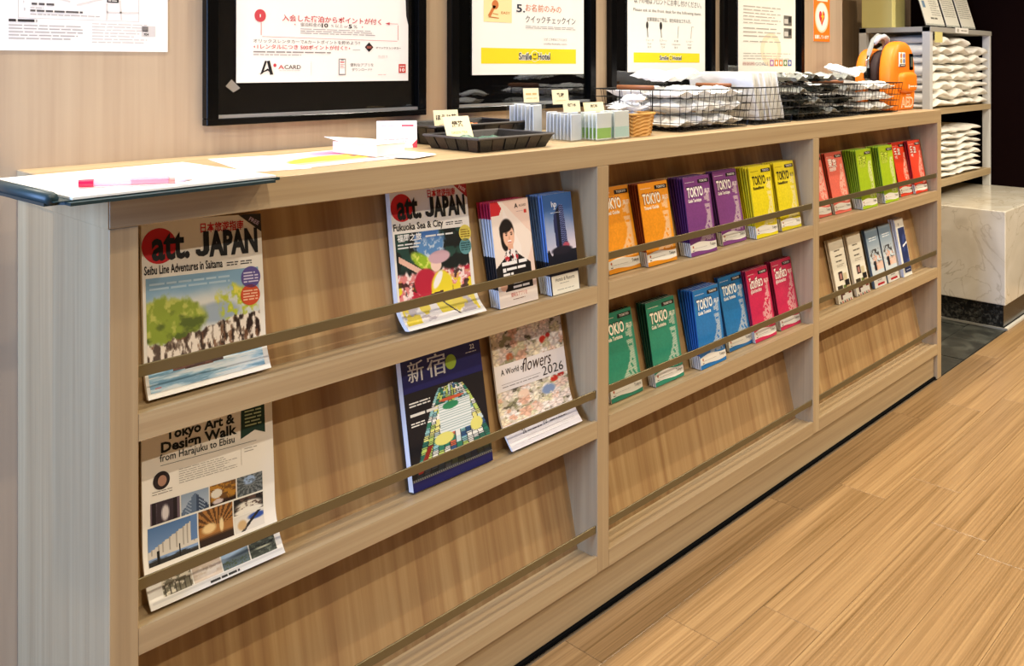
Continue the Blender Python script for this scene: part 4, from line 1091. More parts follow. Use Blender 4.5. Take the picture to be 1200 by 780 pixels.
def p_checkin(p, w, h):
    p.rect(0, 0, w, h, '#f0ece4', 1)
    smile_band(p, w, .048, .115)
    p.rect(w * .09, .225, w * .325, .355, '#ecdca0', 2)
    p.disc(w * .185, .300, .0115, '#c9743a', 3); p.line(w * .18, .295, w * .135, .250, .010, '#c9743a', 3); p.line(w * .13, .247, w * .215, .243, .004, '#c9743a', 3); p.line(w * .165, .262, w * .21, .258, .003, '#c9743a', 3); p.text('EASY', w * .235, .262, .015, '#c9743a', 3, bold=.01, fit=w * .075)
    p.text('5.', w * .365, .275, .048, '#1e2230', 3, bold=.02); p.text('お名前のみの', w * .445, .283, .036, '#d0703a', 3, fit=w * .33); p.text('クイックチェックイン', w * .445, .232, .036, '#2c2a2c', 3, fit=w * .47)
    p.micro(w * .445, .203, w * .915, .218, 2, '#a59f98', 3, .4)
    p.text('公式 ご予約はこちらから', w * .61, .153, .013, '#8a847e', 3, fit=w * .22); p.text('smile-hotels.com', w * .61, .134, .013, '#8a847e', 3, fit=w * .22)


poster('check_in_poster', 1.456, 1.1565, 0.418, 0.59, GLZ - 0.0004, p_checkin, 'white check-in poster with orange pen icon, number 5 and yellow smiling band', seed=6, k=0.58)


def p_cutlery(p, w, h):
    p.rect(0, 0, w, h, '#efece3', 1)
    smile_band(p, w, .045, .092)
    p.text('以下の物はフロントにお申し付けください。', w * .075, .325, .034, '#3a3632', 3, fit=w * .87); p.text('Please ask at the front desk for the following items.', w * .065, .286, .021, '#55504a', 3, fit=w * .88)
    p.text('如果需要以下物品，请告知前台工作人员。', w * .23, .243, .021, '#55504a', 3, fit=w * .57)
    for i, (u, hd) in enumerate(((.26, 'fork'), (.43, 'spoon'), (.60, 'chop'), (.78, 'straw'))):
        s = -1 if i < 2 else 1; p.line(w * (u - .02 * -s), .165, w * (u + .03 * s), .225, .0035 if i < 2 else .002, '#6a655e', 3)
        if i == 0: p.disc(w * (u - .028), .222, .006, '#4a4640', 3, ry=.011)
        if i == 1: p.disc(w * (u - .028), .222, .007, '#3a3632', 3, ry=.012)
        if i == 3: p.line(w * (u + .03), .225, w * (u + .06), .224, .002, '#8a857e', 3)
        for k, b in enumerate((('フォーク', 'スプーン', 'お 箸', 'ストロー')[i], ('Fork', 'Spoon', 'Chopsticks', 'Straw')[i], ('叉子', '勺子', '筷子', '吸管')[i])): p.text(b, w * u, .147 - .016 * k, .0105, '#6a655e', 3, align='c')


poster('cutlery_poster', 2.072, 1.160, 0.412, 0.59, GLZ - 0.0004, p_cutlery, 'white cutlery request poster with fork, spoon and chopsticks icons and yellow smiling band', seed=7, k=0.63)


def p_goals(p, w, h):
    p.rect(0, 0, w, h, '#efe9db', 1)
    p.disc(w * .55, .17, .075, '#f3d9b8', 2, ry=.06); p.disc(w * .55, .17, .05, '#f6e4ca', 2.5, ry=.04)
    for (a, b, n) in ((.31, .42, 6), (.235, .30, 3), (.205, .225, 1), (.11, .155, 3)): p.micro(w * .08, a, w * (.72 if a > .2 else .9), b, n, '#aca497', 3, .26)
    for (a, b) in ((.315, .375), (.24, .30)):
        p.rect(w * .78, a, w * .93, b, '#6a665e', 3); p.rect(w * .79, a + .012, w * .86, b - .02, '#c9c4ba', 4); p.rect(w * .87, a + .02, w * .92, b - .006, '#2c2a28', 4)
    p.micro(w * .07, .080, w * .27, .10, 3, '#b98a80', 3, .6); p.text('GOALS', w * .28, .080, .026, '#8d7f86', 3, fit=w * .22)
    for i, c in enumerate(('#a86aa4', '#e08a2e', '#d8782e', '#5c7a3e', '#3a56a4')): p.rect(w * (.53 + .082 * i), .076, w * (.597 + .082 * i), .112, c, 3); p.disc(w * (.563 + .082 * i), .094, .007, '#f3ecdc', 4)


poster('goals_poster', 2.691, 1.130, 0.410, 0.60, GLZ - 0.0004, p_goals, 'cream text poster with small photos and a row of coloured goal squares', seed=8, k=0.62)


def p_heart(p, w, h):
    p.rect(0, 0, w, h, '#ee7d12', 1)
    p.disc(w * .5, .094, .058, '#f6d9b0', 2, ry=.060); p.disc(w * .5, .096, .050, '#f6efe6', 3, ry=.054)
    pts = []
    for i in range(40):
        t = 2 * math.pi * i / 40; pts.append((w * .5 + .00205 * 16 * math.sin(t) ** 3 * .75, .094 + .0021 * (13 * math.cos(t) - 5 * math.cos(2 * t) - 2 * math.cos(3 * t) - math.cos(4 * t))))
    p.poly(pts, '#d5303a', 4); p.poly([(w * .62, .125), (w * .44, .096), (w * .52, .094), (w * .42, .066), (w * .66, .102), (w * .56, .103)], '#f0c23a', 5)
    p.text('設置しています', w * .5, .012, .016, '#fbf3e6', 3, align='c', fit=w * .86, bold=.03); p.text('AED', w * .5, .175, .050, '#fbf3e6', 3, align='c', fit=w * .8, bold=.03); p.rect(w * .2, .158, w * .86, .168, '#fbe9d2', 3)


poster('heart_sign', 3.264, 1.273, 0.140, 0.23, WALL - 0.0012, p_heart, 'small orange sign with a red heart and lightning bolt on the oak wall', seed=9, cat='sign')

# ------------------------------------------------------------------ things on the countertop
Z = TOP + 0.0003
TEAL = plain('dark_teal_cover', '#1d3236', 0.4)
cb = empty('clipboard', (0.362, -0.080, Z), 'dark teal clipboard folder with white paper, overhanging the left end of the counter', 'clipboard', rz=math.radians(3.5))
bm = bmesh.new(); vs = bm_box(bm, 0, 0.330, 0, 0.285, 0.0, 0.004)
bmesh.ops.bevel(bm, geom=[e for e in bm.edges if abs(e.verts[0].co.z - e.verts[1].co.z) > 0.003], offset=0.022, segments=5, affect='EDGES')
bm_obj('board', bm, TEAL, cb)
V, F = tube([(0.008, 0.02, 0.0085), (0.008, 0.283, 0.0085)], 0.0085, 10); mesh_obj('spine_roll', V, F, TEAL, cb, True)
box('flap', 0.008, 0.055, 0.012, 0.283, 0.0045, 0.0055, TEAL, cb)
box('paper_pad', 0.030, 0.318, 0.014, 0.281, 0.0056, 0.0085, PAPER, cb)
pr = Print(lambda u, v, o: (u, v, 0.0087 + o), seed=3); pr.rect(0.034, 0.018, 0.314, 0.277, '#f2efea', 1)
for k in range(9): pr.rect(0.05, 0.05 + .024 * k, 0.30, 0.0506 + .024 * k, '#e3dfdb', 2)
pr.micro(.06, .25, .2, .262, 1, '#d3c9c9', 2, .5); pr.build('form_sheet', cb, INKM)
pen = empty('ballpoint_pen', (0.425, 0.012, Z + 0.0150), 'clear pink ballpoint pen with a red cap end lying on the white paper', 'pen', rz=math.atan2(-0.072, 0.130))
V, F = tube([(0.018, 0, 0), (0.118, 0, 0)], 0.0048, 10); mesh_obj('barrel', V, F, plain('clear_pink_plastic', '#f3b7bd', 0.15), pen, True)
V, F = tube([(0, 0, 0), (0.018, 0, 0)], 0.0053, 10); mesh_obj('cap', V, F, plain('red_plastic', '#d81c48', 0.3), pen)
V, F = loft([[(x, r * math.cos(a), r * math.sin(a)) for a in [2 * math.pi * k / 10 for k in range(10)]] for x, r in ((0.118, .0048), (0.130, .003), (0.139, .001))]); mesh_obj('tip', V, F, plain('pale_pink_plastic', '#f6dcdc', 0.2), pen, True)
box('grip', 0.062, 0.112, -0.0050, 0.0050, -0.004, 0.0051, plain('pink_rubber', '#ee93a0', 0.4), pen, 0.002)

sh = empty('loose_sheet', (0.700, 0.075, Z), 'white sheet with a blue line, its corner sticking out from under the clipboard', 'paper sheet', rz=math.radians(-12))
box('sheet', 0, 0.105, 0, 0.235, 0, 0.0008, PAPER, sh)
pr = Print(lambda u, v, o: (u, v, 0.0010 + o)); pr.line(0.012, 0.228, 0.098, 0.02, .004, '#9aa9bf', 1); pr.build('printed_face', sh, INKM)

fl = empty('flyer', (0.800, 0.062, Z), 'flat flyer with pink and yellow print lying in front of the white slip box', 'flyer', rz=math.radians(4))
bm = bmesh.new(); bm_box(bm, 0, 0.295, 0, 0.205, 0, 0.0010); bm_obj('sheet', bm, PAPER, fl)


def pic_flyer(U, V):
    c = fill(U, '#e9b6b6'); n = fbm(U * 6, V * 6, 4); c = blend(c, '#f0d7d2', sstep(.5, .62, n)); c = blend(c, '#e48aa8', ell(U, V, .68, .75, .3, .25, .3)); c = blend(c, '#f2cf3a', ell(U, V, .42, .15, .42, .42, .04)); c = blend(c, '#c99a86', (V < .16 - .1 * U).astype(float)); c = blend(c, '#c9626a', ell(U, V, .72, .35, .2, .12, .3) * sstep(.4, .55, fbm(U * 20, V * 20, 3))); return c


pr = Print(lambda u, v, o: (u, v, 0.0011 + o)); pr.rect(0.001, 0.001, 0.294, 0.204, '#f3efea', 1); pr.pic(0.010, 0.030, 0.285, 0.195, 40, 26, pic_flyer, 2); pr.rect(0.07, 0.012, 0.28, 0.016, '#4a3a3a', 2); pr.build('printed_face', fl, INKM)
lf2 = empty('flyer', (1.005, 0.036, Z + 0.0022), 'narrow white flyer edge beside the front black tray', 'flyer', rz=math.radians(18))
box('sheet', 0, 0.075, 0, 0.10, 0, 0.0008, PAPER, lf2)

sb = empty('slip_box', (0.968, 0.100, Z + 0.0024), 'low cream box of paper slips with a raised corner sheet', 'box', rz=math.radians(2))
box('body', 0, 0.068, 0, 0.132, 0, 0.022, plain('cream_white', '#f1e9d8', 0.6), sb, 0.001)
mesh_obj('top_slip', [(-0.003, -0.002, 0.0225), (0.071, -0.002, 0.0225), (0.070, 0.118, 0.0225), (-0.014, 0.139, 0.030), (-0.003, -0.002, 0.0233), (0.071, -0.002, 0.0233), (0.070, 0.118, 0.0233), (-0.014, 0.139, 0.0308), (-.004, .10, .0225), (-.004, .10, .0233)],
         [(0, 8, 3, 2, 1), (4, 5, 6, 7, 9), (0, 1, 5, 4), (1, 2, 6, 5), (2, 3, 7, 6), (3, 8, 9, 7), (8, 0, 4, 9)], WHITE, sb)
pr = Print(lambda u, v, o: (u, v, 0.0235 + o)); pr.disc(.034, .06, .004, '#8a8682', 1, ry=.003); pr.build('emblem', sb, INKM)


def tent_card(name, x, y, w, h, rz, lean, label, paint, mat=CREAM, z=Z, group=None, cat='card', thick=0.0012):
    o = empty(name, (x, y, z), label, cat, group)
    o.matrix_basis = Matrix.Translation((x, y, z)) @ Matrix.Rotation(rz, 4, 'Z') @ Matrix.Rotation(math.radians(-lean), 4, 'X')
    box('card', 0, w, 0, thick, 0, h, mat, o)
    p = Print(seed=int(x * 100)); paint(p, w, h); p.build('printed_face', o, INKM); return o


def p_stand(p, w, h):
    p.rect(0, 0, w, h, '#f6efec', 1); p.micro(w * .1, h * .78, w * .55, h * .86, 1, '#b9a9a9', 2); p.micro(w * .62, h * .76, w * .92, h * .88, 1, '#d05a66', 2, .6); p.micro(w * .1, h * .5, w * .6, h * .7, 2, '#c9b9b9', 2, .4); p.micro(w * .1, h * .12, w * .8, h * .36, 3, '#d99aa0', 2, .4); p.poly([(w, 0), (w, h * .3), (w * .88, h * .12), (w * .9, 0)], '#c8404e', 2)


tent_card('leaning_card', 1.090, 0.262, 0.082, 0.056, math.radians(-35), 14, 'white card with red print standing beside the rear black tray', p_stand, WHITE)


def black_tray(x0, x1, y0, y1, h, label):
    root = empty('woven_tray', (x0, y0, Z), label, 'tray', 'black woven trays on the counter')
    W, D = x1 - x0, y1 - y0; fl_ = 0.012; M = plain('black_leather', '#141110', 0.32, bump=0.3, bscale=300); M2 = plain('dark_brown_leather', '#2a1d18', 0.35, bump=0.3, bscale=300)
    box('base', 0, W, 0, D, 0, 0.003, M, root)
    def wall(a, b, n, out):
        (ax, ay), (bx, by) = a, b; ox, oy = out
        V = []
        for (z, k, t) in ((0.003, 0, 0), (h, 1, 0), (h, 1, 1), (0.003, 0, 1)):
            pass
        t = 0.004
        q = lambda s, k, i: (ax + (bx - ax) * s + ox * fl_ * k - ox * t * i, ay + (by - ay) * s + oy * fl_ * k - oy * t * i, 0.0 + h * k)
        e0, e1 = (-fl_ / math.hypot(bx - ax, by - ay)), 1 + fl_ / math.hypot(bx - ax, by - ay)
        V = [q(0, 0, 0), q(1, 0, 0), q(e1, 1, 0), q(e0, 1, 0), q(0, 0, 1), q(1, 0, 1), q(e1, 1, 1), q(e0, 1, 1)]
        mesh_obj('side', V, [(0, 1, 2, 3), (7, 6, 5, 4), (0, 4, 5, 1), (1, 5, 6, 2), (2, 6, 7, 3), (3, 7, 4, 0)], M, root)
        for j in range(n):
            s0, s1 = (j + .06) / n, (j + .94) / n; pk = 0.0012 if j % 2 else 0.0022
            lo, hi = .06, .90
            r = lambda s, k, i: tuple(Vector(q(s + (s - .5) * 2 * k * (e1 - 1), k, 0)) + Vector((ox, oy, 0)) * (pk * i))
            mesh_obj('woven_strip', [r(s0, lo, 0), r(s1, lo, 0), r(s1, hi, 0), r(s0, hi, 0), r(s0, lo, 1), r(s1, lo, 1), r(s1, hi, 1), r(s0, hi, 1)], [(3, 2, 1, 0), (4, 5, 6, 7), (0, 1, 5, 4), (1, 2, 6, 5), (2, 3, 7, 6), (3, 0, 4, 7)], M2 if (j % 3 == 1) else M, root)
    wall((0, 0), (W, 0), 6, (0, -1)); wall((0, D), (0, 0), 5, (-1, 0)); wall((W, 0), (W, D), 5, (1, 0)); wall((W, D), (0, D), 6, (0, 1))
    rim = [(-fl_, -fl_, h), (W + fl_, -fl_, h), (W + fl_, D + fl_, h), (-fl_, D + fl_, h)]
    V, F = tube(rim, 0.0026, 6, True); mesh_obj('rim', V, F, plain('worn_black_edge', '#4a4644', 0.4), root)
    return root


black_tray(1.172, 1.362, 0.046, 0.186, 0.027, 'low black woven tray at the front edge of the counter, with green tea sachets')
black_tray(1.215, 1.470, 0.222, 0.352, 0.040, 'deeper black woven tray against the wall, with orange sachets')


def pillow(name, w, h, t, seed, mat, crinkle=0.004, nx=8, ny=8):
    """crumpled filled packet lying in its own xy plane, mesh data only"""
    r = random.Random(seed); V = []; F = []
    top = [[0] * (nx + 1) for _ in range(ny + 1)]
    for side in (1, -1):
        for j in range(ny + 1):
            for i in range(nx + 1):
                u, v = i / nx * 2 - 1, j / ny * 2 - 1
                b = max(0, (1 - abs(u) ** 2.4)) ** .6 * max(0, (1 - abs(v) ** 2.4)) ** .6
                e = 0 if (i in (0, nx) or j in (0, ny)) else 1
                wob = r.uniform(-1, 1) * crinkle
                V.append((u * w / 2 + r.uniform(-1, 1) * crinkle * .5 * e, v * h / 2 + r.uniform(-1, 1) * crinkle * .5 * e, side * (b * t / 2 + 0.0006) + wob * e * .6 + (math.sin(u * 4 + seed) * crinkle * .8)))
    n = (nx + 1) * (ny + 1)
    for j in range(ny):
        for i in range(nx):
            a = j * (nx + 1) + i; F.append((a, a + 1, a + nx + 2, a + nx + 1)); F.append((n + a + nx + 1, n + a + nx + 2, n + a + 1, n + a))
    for i in range(nx):
        F.append((i + 1, i, n + i, n + i + 1)); a = ny * (nx + 1) + i; F.append((a, a + 1, n + a + 1, n + a))
    for j in range(ny):
        a = j * (nx + 1); F.append((a, a + nx + 1, n + a + nx + 1, n + a)); a += nx; F.append((a + nx + 1, a, n + a, n + a + nx + 1))
    me = bpy.data.meshes.new(name); me.from_pydata(V, [], F); me.update(); me.materials.append(mat)
    return me


def put(name, me, loc, rot, label, cat, group):
    o = link(bpy.data.objects.new(name, me)); o.location = loc; o.rotation_euler = rot; return tag(o, label, cat, group)


gs = [pillow('tea_sachet', 0.06, 0.05, 0.006, k, plain('green_sachet', '#4d6b5c', 0.3)) for k in range(2)]
for i, (x, y) in enumerate(((1.27, .10), (1.30, .145), (1.225, .13))):
    put('tea_sachet', gs[i % 2], (x, y, Z + .008 + .0055 * i), (0, 0, i * 1.1), ('dark green tea sachet lying lowest in the front black tray', 'dark green tea sachet near the back of the front black tray', 'dark green tea sachet on top in the front black tray')[i], 'sachet', 'green tea sachets')
os_ = pillow('tea_sachet', 0.075, 0.055, 0.007, 5, plain('orange_sachet', '#d9741c', 0.35))
for i, (x, y) in enumerate(((1.335, .28), (1.40, .30))):
    put('tea_sachet', os_, (x, y, Z + .022 + .004 * i), (0.05, -0.06, .3 + i), ('orange tea sachet nearer the leaning card in the rear black tray', 'orange tea sachet nearer the acrylic boxes in the rear black tray')[i], 'sachet', 'orange tea sachets')


def p_tag(t1, t2):
    def f(p, w, h):
        p.rect(0, 0, w, h, '#f0dfb4', 1); p.text(t1, w * .5, h * .52, h * .30, '#3a2a1c', 2, align='c', bold=.03); p.text(t2, w * .5, h * .18, h * .17, '#b8945a', 2, align='c', fit=w * .62)
    return f


def p_pale(p, w, h):
    p.rect(0, 0, w, h, '#f0dfb4', 1); p.micro(w * .14, h * .48, w * .86, h * .70, 1, '#cda96a', 2, .6); p.micro(w * .14, h * .22, w * .86, h * .36, 1, '#d8bd88', 2, .5)


tent_card('name_card', 1.232, 0.246, 0.060, 0.043, math.radians(-12), 12, 'cream name card standing upright in the rear black tray', p_tag('ほうじ茶', 'HOUJICHA'), z=Z + .030, group='cream name cards')
tent_card('name_card', 1.192, 0.160, 0.066, 0.047, math.radians(-6), 24, 'cream green-tea name card leaning at the back of the front black tray', p_tag('緑茶', 'GREEN TEA'), z=Z + .020, group='cream name cards')


def acrylic(x0, x1, y0, y1, h, label):
    root = empty('acrylic_box', (x0, y0, Z), label, 'box', 'clear acrylic boxes on the counter')
    W, D, t = x1 - x0, y1 - y0, 0.0018
    box('base', 0, W, 0, D, 0, t, ACRYL, root)
    for (a, b, c, d) in ((0, W, 0, t), (0, W, D - t, D), (0, t, t, D - t), (W - t, W, t, D - t)): box('side', a, b, c, d, t, h, ACRYL, root)
    return root


BLU = plain('blue_white_film', '#d3d8de', 0.3); GRN = plain('green_label', '#9cc46a', 0.4); TEA = plain('teal_white_film', '#bcd8d2', 0.3)


def sachets(x0, x1, y0, y1, n, h, mat, label, group, along='y', label_mat=None):
    for i in range(n):
        s = (i + .5) / n; r = random.Random(i + int(x0 * 999))
        if along == 'y': o = box('stick_sachet', -(x1 - x0) / 2 * .92, (x1 - x0) / 2 * .92, -.0012, .0012, 0, h * r.uniform(.93, 1.0), mat, None, .0008); o.location = ((x0 + x1) / 2, y0 + (y1 - y0) * s, Z + .0022)
        else: o = box('stick_sachet', -.0012, .0012, -(y1 - y0) / 2 * .92, (y1 - y0) / 2 * .92, 0, h * r.uniform(.93, 1.0), mat, None, .0008); o.location = (x0 + (x1 - x0) * s, (y0 + y1) / 2, Z + .0022)
        o.rotation_euler = (r.uniform(-.03, .03) if along == 'y' else 0, 0 if along == 'y' else r.uniform(-.03, .03), 0)
        tag(o, ORDN[i] + ' ' + label, 'sachet', group)
        if label_mat:
            if along == 'y': box('label', -(x1 - x0) / 2 * .85, (x1 - x0) / 2 * .85, -.0016, .0016, .003, h * .42, label_mat, o)
            else: box('label', -.0016, .0016, -(y1 - y0) / 2 * .925, (y1 - y0) / 2 * .925, .003, h * .42, label_mat, o)


ORDN = ['first', 'second', 'third', 'fourth', 'fifth', 'sixth', 'seventh', 'eighth', 'ninth']
acrylic(1.462, 1.500, 0.170, 0.262, 0.082, 'tall clear acrylic box of bluish sticks, nearest the wall'); sachets(1.465, 1.497, .173, .259, 7, .078, BLU, 'bluish sachet in the tall rear acrylic box, counted from the front', 'bluish sachets in the rear box')
acrylic(1.478, 1.522, 0.072, 0.162, 0.066, 'clear acrylic box of grey-blue sachets beside the front black tray'); sachets(1.481, 1.519, .075, .159, 8, .062, BLU, 'grey-blue sachet in the box beside the front tray, counted from the front', 'grey-blue sachets')
acrylic(1.526, 1.590, 0.040, 0.100, 0.066, 'clear acrylic box of sachets with green labels'); sachets(1.529, 1.587, .043, .097, 5, .062, plain('clear_white_film', '#dfe3e0', 0.3), 'green labelled sachet in its acrylic box, counted from the front', 'green labelled sachets', label_mat=GRN)
acrylic(1.594, 1.660, 0.042, 0.102, 0.066, 'clear acrylic box of teal and white sachets beside the wicker basket'); sachets(1.597, 1.657, .045, .099, 5, .062, plain('clear_white_film', '#dfe3e0', 0.3), 'teal labelled sachet in the box beside the wicker basket, counted from the front', 'teal labelled sachets', label_mat=TEA)
tent_card('name_card', 1.490, 0.230, 0.042, 0.033, math.radians(-14), 8, 'cream name card on the tall rear acrylic box, pale lettering', p_pale, z=Z + .082, group='cream name cards')
tent_card('name_card', 1.530, 0.175, 0.045, 0.034, math.radians(-14), 10, 'cream name card standing upper right behind the grey-blue sachets', p_tag('乳液', 'LOTION'), z=Z + .078, group='cream name cards')
tent_card('name_card', 1.496, 0.112, 0.046, 0.026, math.radians(-14), 10, 'cream name card standing in the grey-blue sachet box', p_tag('化粧水', ''), z=Z + .063, group='cream name cards')
tent_card('name_card', 1.560, 0.105, 0.060, 0.024, math.radians(-10), 14, 'cream name card standing behind the green labelled sachets', p_tag('洗顔料', ''), z=Z + .060, group='cream name cards')

# --- wicker basket
wb = empty('wicker_basket', (1.715, 0.092, Z), 'small round-cornered straw basket heaped with clear wrapped items', 'basket')
rings = []; NR, NP = 12, 40
for j in range(NR + 1):
    z = .052 * j / NR; k = 0.86 + .14 * j / NR; ring = []
    for i in range(NP):
        a = 2 * math.pi * i / NP; c, s = math.cos(a), math.sin(a)
        rx = (abs(c) ** (2 / 3.2)) * (1 if c > 0 else -1) * .060 * k; ry = (abs(s) ** (2 / 3.2)) * (1 if s > 0 else -1) * .042 * k
        d = 1 + .04 * (1 if (i // 2 + j) % 2 else -1)
        ring.append((rx * d, ry * d, z))
    rings.append(ring)
V, F = loft(rings, cap=False); F.append(tuple(reversed(range(NP)))); mesh_obj('woven_body', V, F, plain('straw', '#c9964a', 0.6, bump=.5, bscale=500), wb)
V, F = tube([(v[0], v[1], .053) for v in rings[-1]], .0032, 6, True); mesh_obj('rim', V, F, plain('straw', '#c9964a', 0.6), wb)
wp = [pillow('wrapped_item', .082, .055, .012, 20 + k, PLASTIC, .004) for k in range(3)]
WL = ('lowest', 'second lowest', 'second highest', 'topmost')
for i, (x, y, z) in enumerate(((0, 0, .026), (.003, .0, .047), (-.008, .002, .068), (.010, -.004, .089))):
    put('wrapped_item', wp[i % 3], (1.715 + x, .092 + y, Z + z), (0, 0, (0, .06, -.35, .5)[i]), WL[i] + ' clear wrapped item heaped in the straw basket', 'packet', 'wrapped items in the straw basket')

# --- wire baskets


def wire_basket(x0, x1, y0, y1, h, label, handle=True):
    root = empty('wire_basket', (x0, y0, Z), label, 'basket', 'wire baskets along the counter')
    W, D, ta = x1 - x0, y1 - y0, 0.014
    P = lambda s, t, k: (ta * (1 - k) + (W - 2 * ta * (1 - k)) * s, ta * (1 - k) + (D - 2 * ta * (1 - k)) * t, .002 + (h - .004) * k)
    mb = MB(); r = 0.0009; n = max(6, int(W / .026)); m = int(D / .028)
    for i in range(n + 1):
        s = i / n; mb.add(tube([P(s, 0, 1), P(s, 0, 0), P(s, 1, 0), P(s, 1, 1)], r, 4))
    for j in range(m + 1):
        t = j / m; mb.add(tube([P(0, t, 1), P(0, t, 0), P(1, t, 0), P(1, t, 1)], r, 4))
    for k in (.0, .2, .4, .6, .8):
        mb.add(tube([P(0, 0, k), P(1, 0, k), P(1, 1, k), P(0, 1, k)], r, 4, True))
    mb.build('wire_grid', WIRE, root)
    mb = MB().add(tube([P(0, 0, 1), P(1, 0, 1), P(1, 1, 1), P(0, 1, 1)], .0018, 6, True)); mb.build('rim', WIRE, root)
    # carrying loop with a wooden grip on the short side
    y_0, y_1 = D * .30, D * .68
    for (hx) in ((-.004,) if handle else ()):
        V, F = tube([(hx + .002, y_0, h - .004), (hx, y_0, h - .062), (hx, y_0 + .012, h - .070), (hx, y_1 - .012, h - .070), (hx, y_1, h - .062), (hx + .002, y_1, h - .004)], .0018, 6); ho = mesh_obj('handle_loop', V, F, WIRE, root)
        V, F = tube([(hx - .001, y_0 - .004, h + .004), (hx - .001, y_1 + .004, h + .004)], .0058, 10); mesh_obj('wooden_grip', V, F, plain('brown_wood_grip', '#8a5432', 0.5), ho, True)
    return root


BK = [(1.850, 2.205), (2.222, 2.460), (2.478, 2.930), (2.950, 3.262)]
for (a, b), l in zip(BK, ('wire basket with a wooden grip, leftmost, full of white packets', 'narrow wire basket of upright white slipper bags', 'wire basket of dark grey packets between two white-filled baskets', 'wire basket of white packets beside the orange bag')):
    wire_basket(a, b, 0.040, 0.315, 0.108, l)
pw = [pillow('white_packet', .098, .112, .019, 40 + k, PLASTIC, .0058, 10, 10) for k in range(4)]
pw4 = [pillow('white_packet', .124, .112, .019, 50 + k, PLASTIC, .0058, 12, 10) for k in range(4)]
LIGHTFILM = plain('light_grey_film', '#b4b6af', 0.25, bump=0.5, bscale=60)
pd = [pillow('dark_packet', .090, .104, .010, 60 + k, (DARKFILM, GREYFILM, DARKFILM, DARKFILM, LIGHTFILM, DARKFILM)[k % 6], .0080, 8, 9) for k in range(6)]
pb = [pillow('slipper_bag', .145, .21, .009, 80 + k, PLASTIC, .003) for k in range(3)]
R = random.Random(11)
WORDS_X = ('far left', 'left of centre', 'right of centre', 'far right'); WORDS_Y = ('front', 'back'); WORDS_Z = ('bottom layer', 'second layer', 'third layer', 'top layer')


def fill_packets(name, meshes, x0, x1, nx, nz, zstep, label, group, tiltk=.25, z0=.0225, dz=0.0):
    k = 0
    for iz in range(nz):
        for ix in range(nx):
            for iy in range(2):
                x = x0 + (x1 - x0) * (ix + .5) / nx + R.uniform(-.002, .002); y = (.117, .236)[iy] + R.uniform(-.002, .002)
                put(name, meshes[k % len(meshes)], (x, y, Z + z0 + iz * zstep + dz * ix), (R.uniform(-1, 1) * tiltk, R.uniform(-1, 1) * tiltk, R.uniform(-.03, .03) + (3.1416 if k % 2 else 0)),
                    '%s, %s, %s, %s' % (label, WORDS_Z[min(iz, 3)], (WORDS_X if nx == 4 else ('left', 'middle', 'right') if nx == 3 else ('left', 'right'))[ix], WORDS_Y[iy]), 'packet', group); k += 1


fill_packets('white_packet', pw, 1.868, 2.187, 3, 3, .0375, 'white plastic packet in the leftmost wire basket', 'white packets in the leftmost wire basket', .012)
for i in range(8):
    x = 2.268 + .0215 * i
    put('slipper_bag', pb[i % 3], (x, .178 + R.uniform(-.006, .006), Z + .080), (0, math.radians(90 - 20), R.uniform(-.01, .01)), '%s white slipper bag from the left, standing in the narrow wire basket' % (ORDN + ['tenth', 'eleventh'])[i], 'slipper bag', 'white slipper bags')
fill_packets('dark_packet', pd, 2.495, 2.913, 4, 3, .0345, 'dark grey packet in its wire basket', 'dark grey packets', .03)
fill_packets('dark_packet', [pillow('dark_packet', .088, .10, .010, 70 + k, (GREYFILM, LIGHTFILM, DARKFILM)[k], .0090, 7, 8) for k in range(3)], 2.495, 2.913, 4, 1, .0, 'silvery grey packet heaped over the dark ones', 'silvery packets', .06, z0=.130)
fill_packets('white_packet', pw4, 2.968, 3.244, 2, 3, .0375, 'white plastic packet in the basket beside the orange bag', 'white packets beside the orange bag', .012)
# a few crumpled bags on top of the white heap, as they stick up in the photograph
for i, (x, y, z, a) in enumerate(((1.925, .16, .142, .12), (2.09, .20, .142, -.14), (3.01, .15, .150, .26), (3.16, .19, .146, -.16))):
    put('white_packet', pw[i], (x, y, Z + z), (a, -.4 * a, .15 * i), ('white packet poking up beside the wooden grip', 'white packet on top of the leftmost basket, towards the slipper bags', 'white packet peaking above the basket beside the orange bag', 'white packet draped on top nearest the orange bag')[i], 'packet', 'white packets on top')

# ------------------------------------------------------------------ orange rescue bag
bag = empty('rescue_bag', (3.412, 0.170, Z), 'orange padded rescue bag lettered AED with grey carrying strap', 'bag')


def lobe(name, y0, y1, prof, mat, n=36, sq=4.5):
    rings = []
    for (z, hw, k) in prof:
        ring = []
        for i in range(n):
            a = 2 * math.pi * i / n; c, s = math.cos(a), math.sin(a)
            ring.append(((abs(c) ** (2 / sq)) * (1 if c > 0 else -1) * hw, (y0 + y1) / 2 + (abs(s) ** (2 / sq)) * (1 if s > 0 else -1) * (y1 - y0) / 2 * k, z))
        rings.append(ring)
    V, F = loft(rings); return mesh_obj(name, V, F, mat, bag, True)


PR = [(0.0, .092, .85), (.005, .102, .97), (.05, .112, 1), (.11, .116, 1), (.16, .112, 1), (.195, .102, .98), (.222, .086, .94), (.242, .064, .84), (.254, .038, .6), (.258, .014, .25)]
lobe('front_shell', -.085, -.020, PR, ORANGE)
lobe('rear_shell', .018, .070, [(z * .90, hw * .98, k) for z, hw, k in PR], ORANGE)
lobe('gusset', -.024, .022, [(z * .88, hw * .93, k) for z, hw, k in PR], plain('dark_gusset', '#2a1512', 0.7))
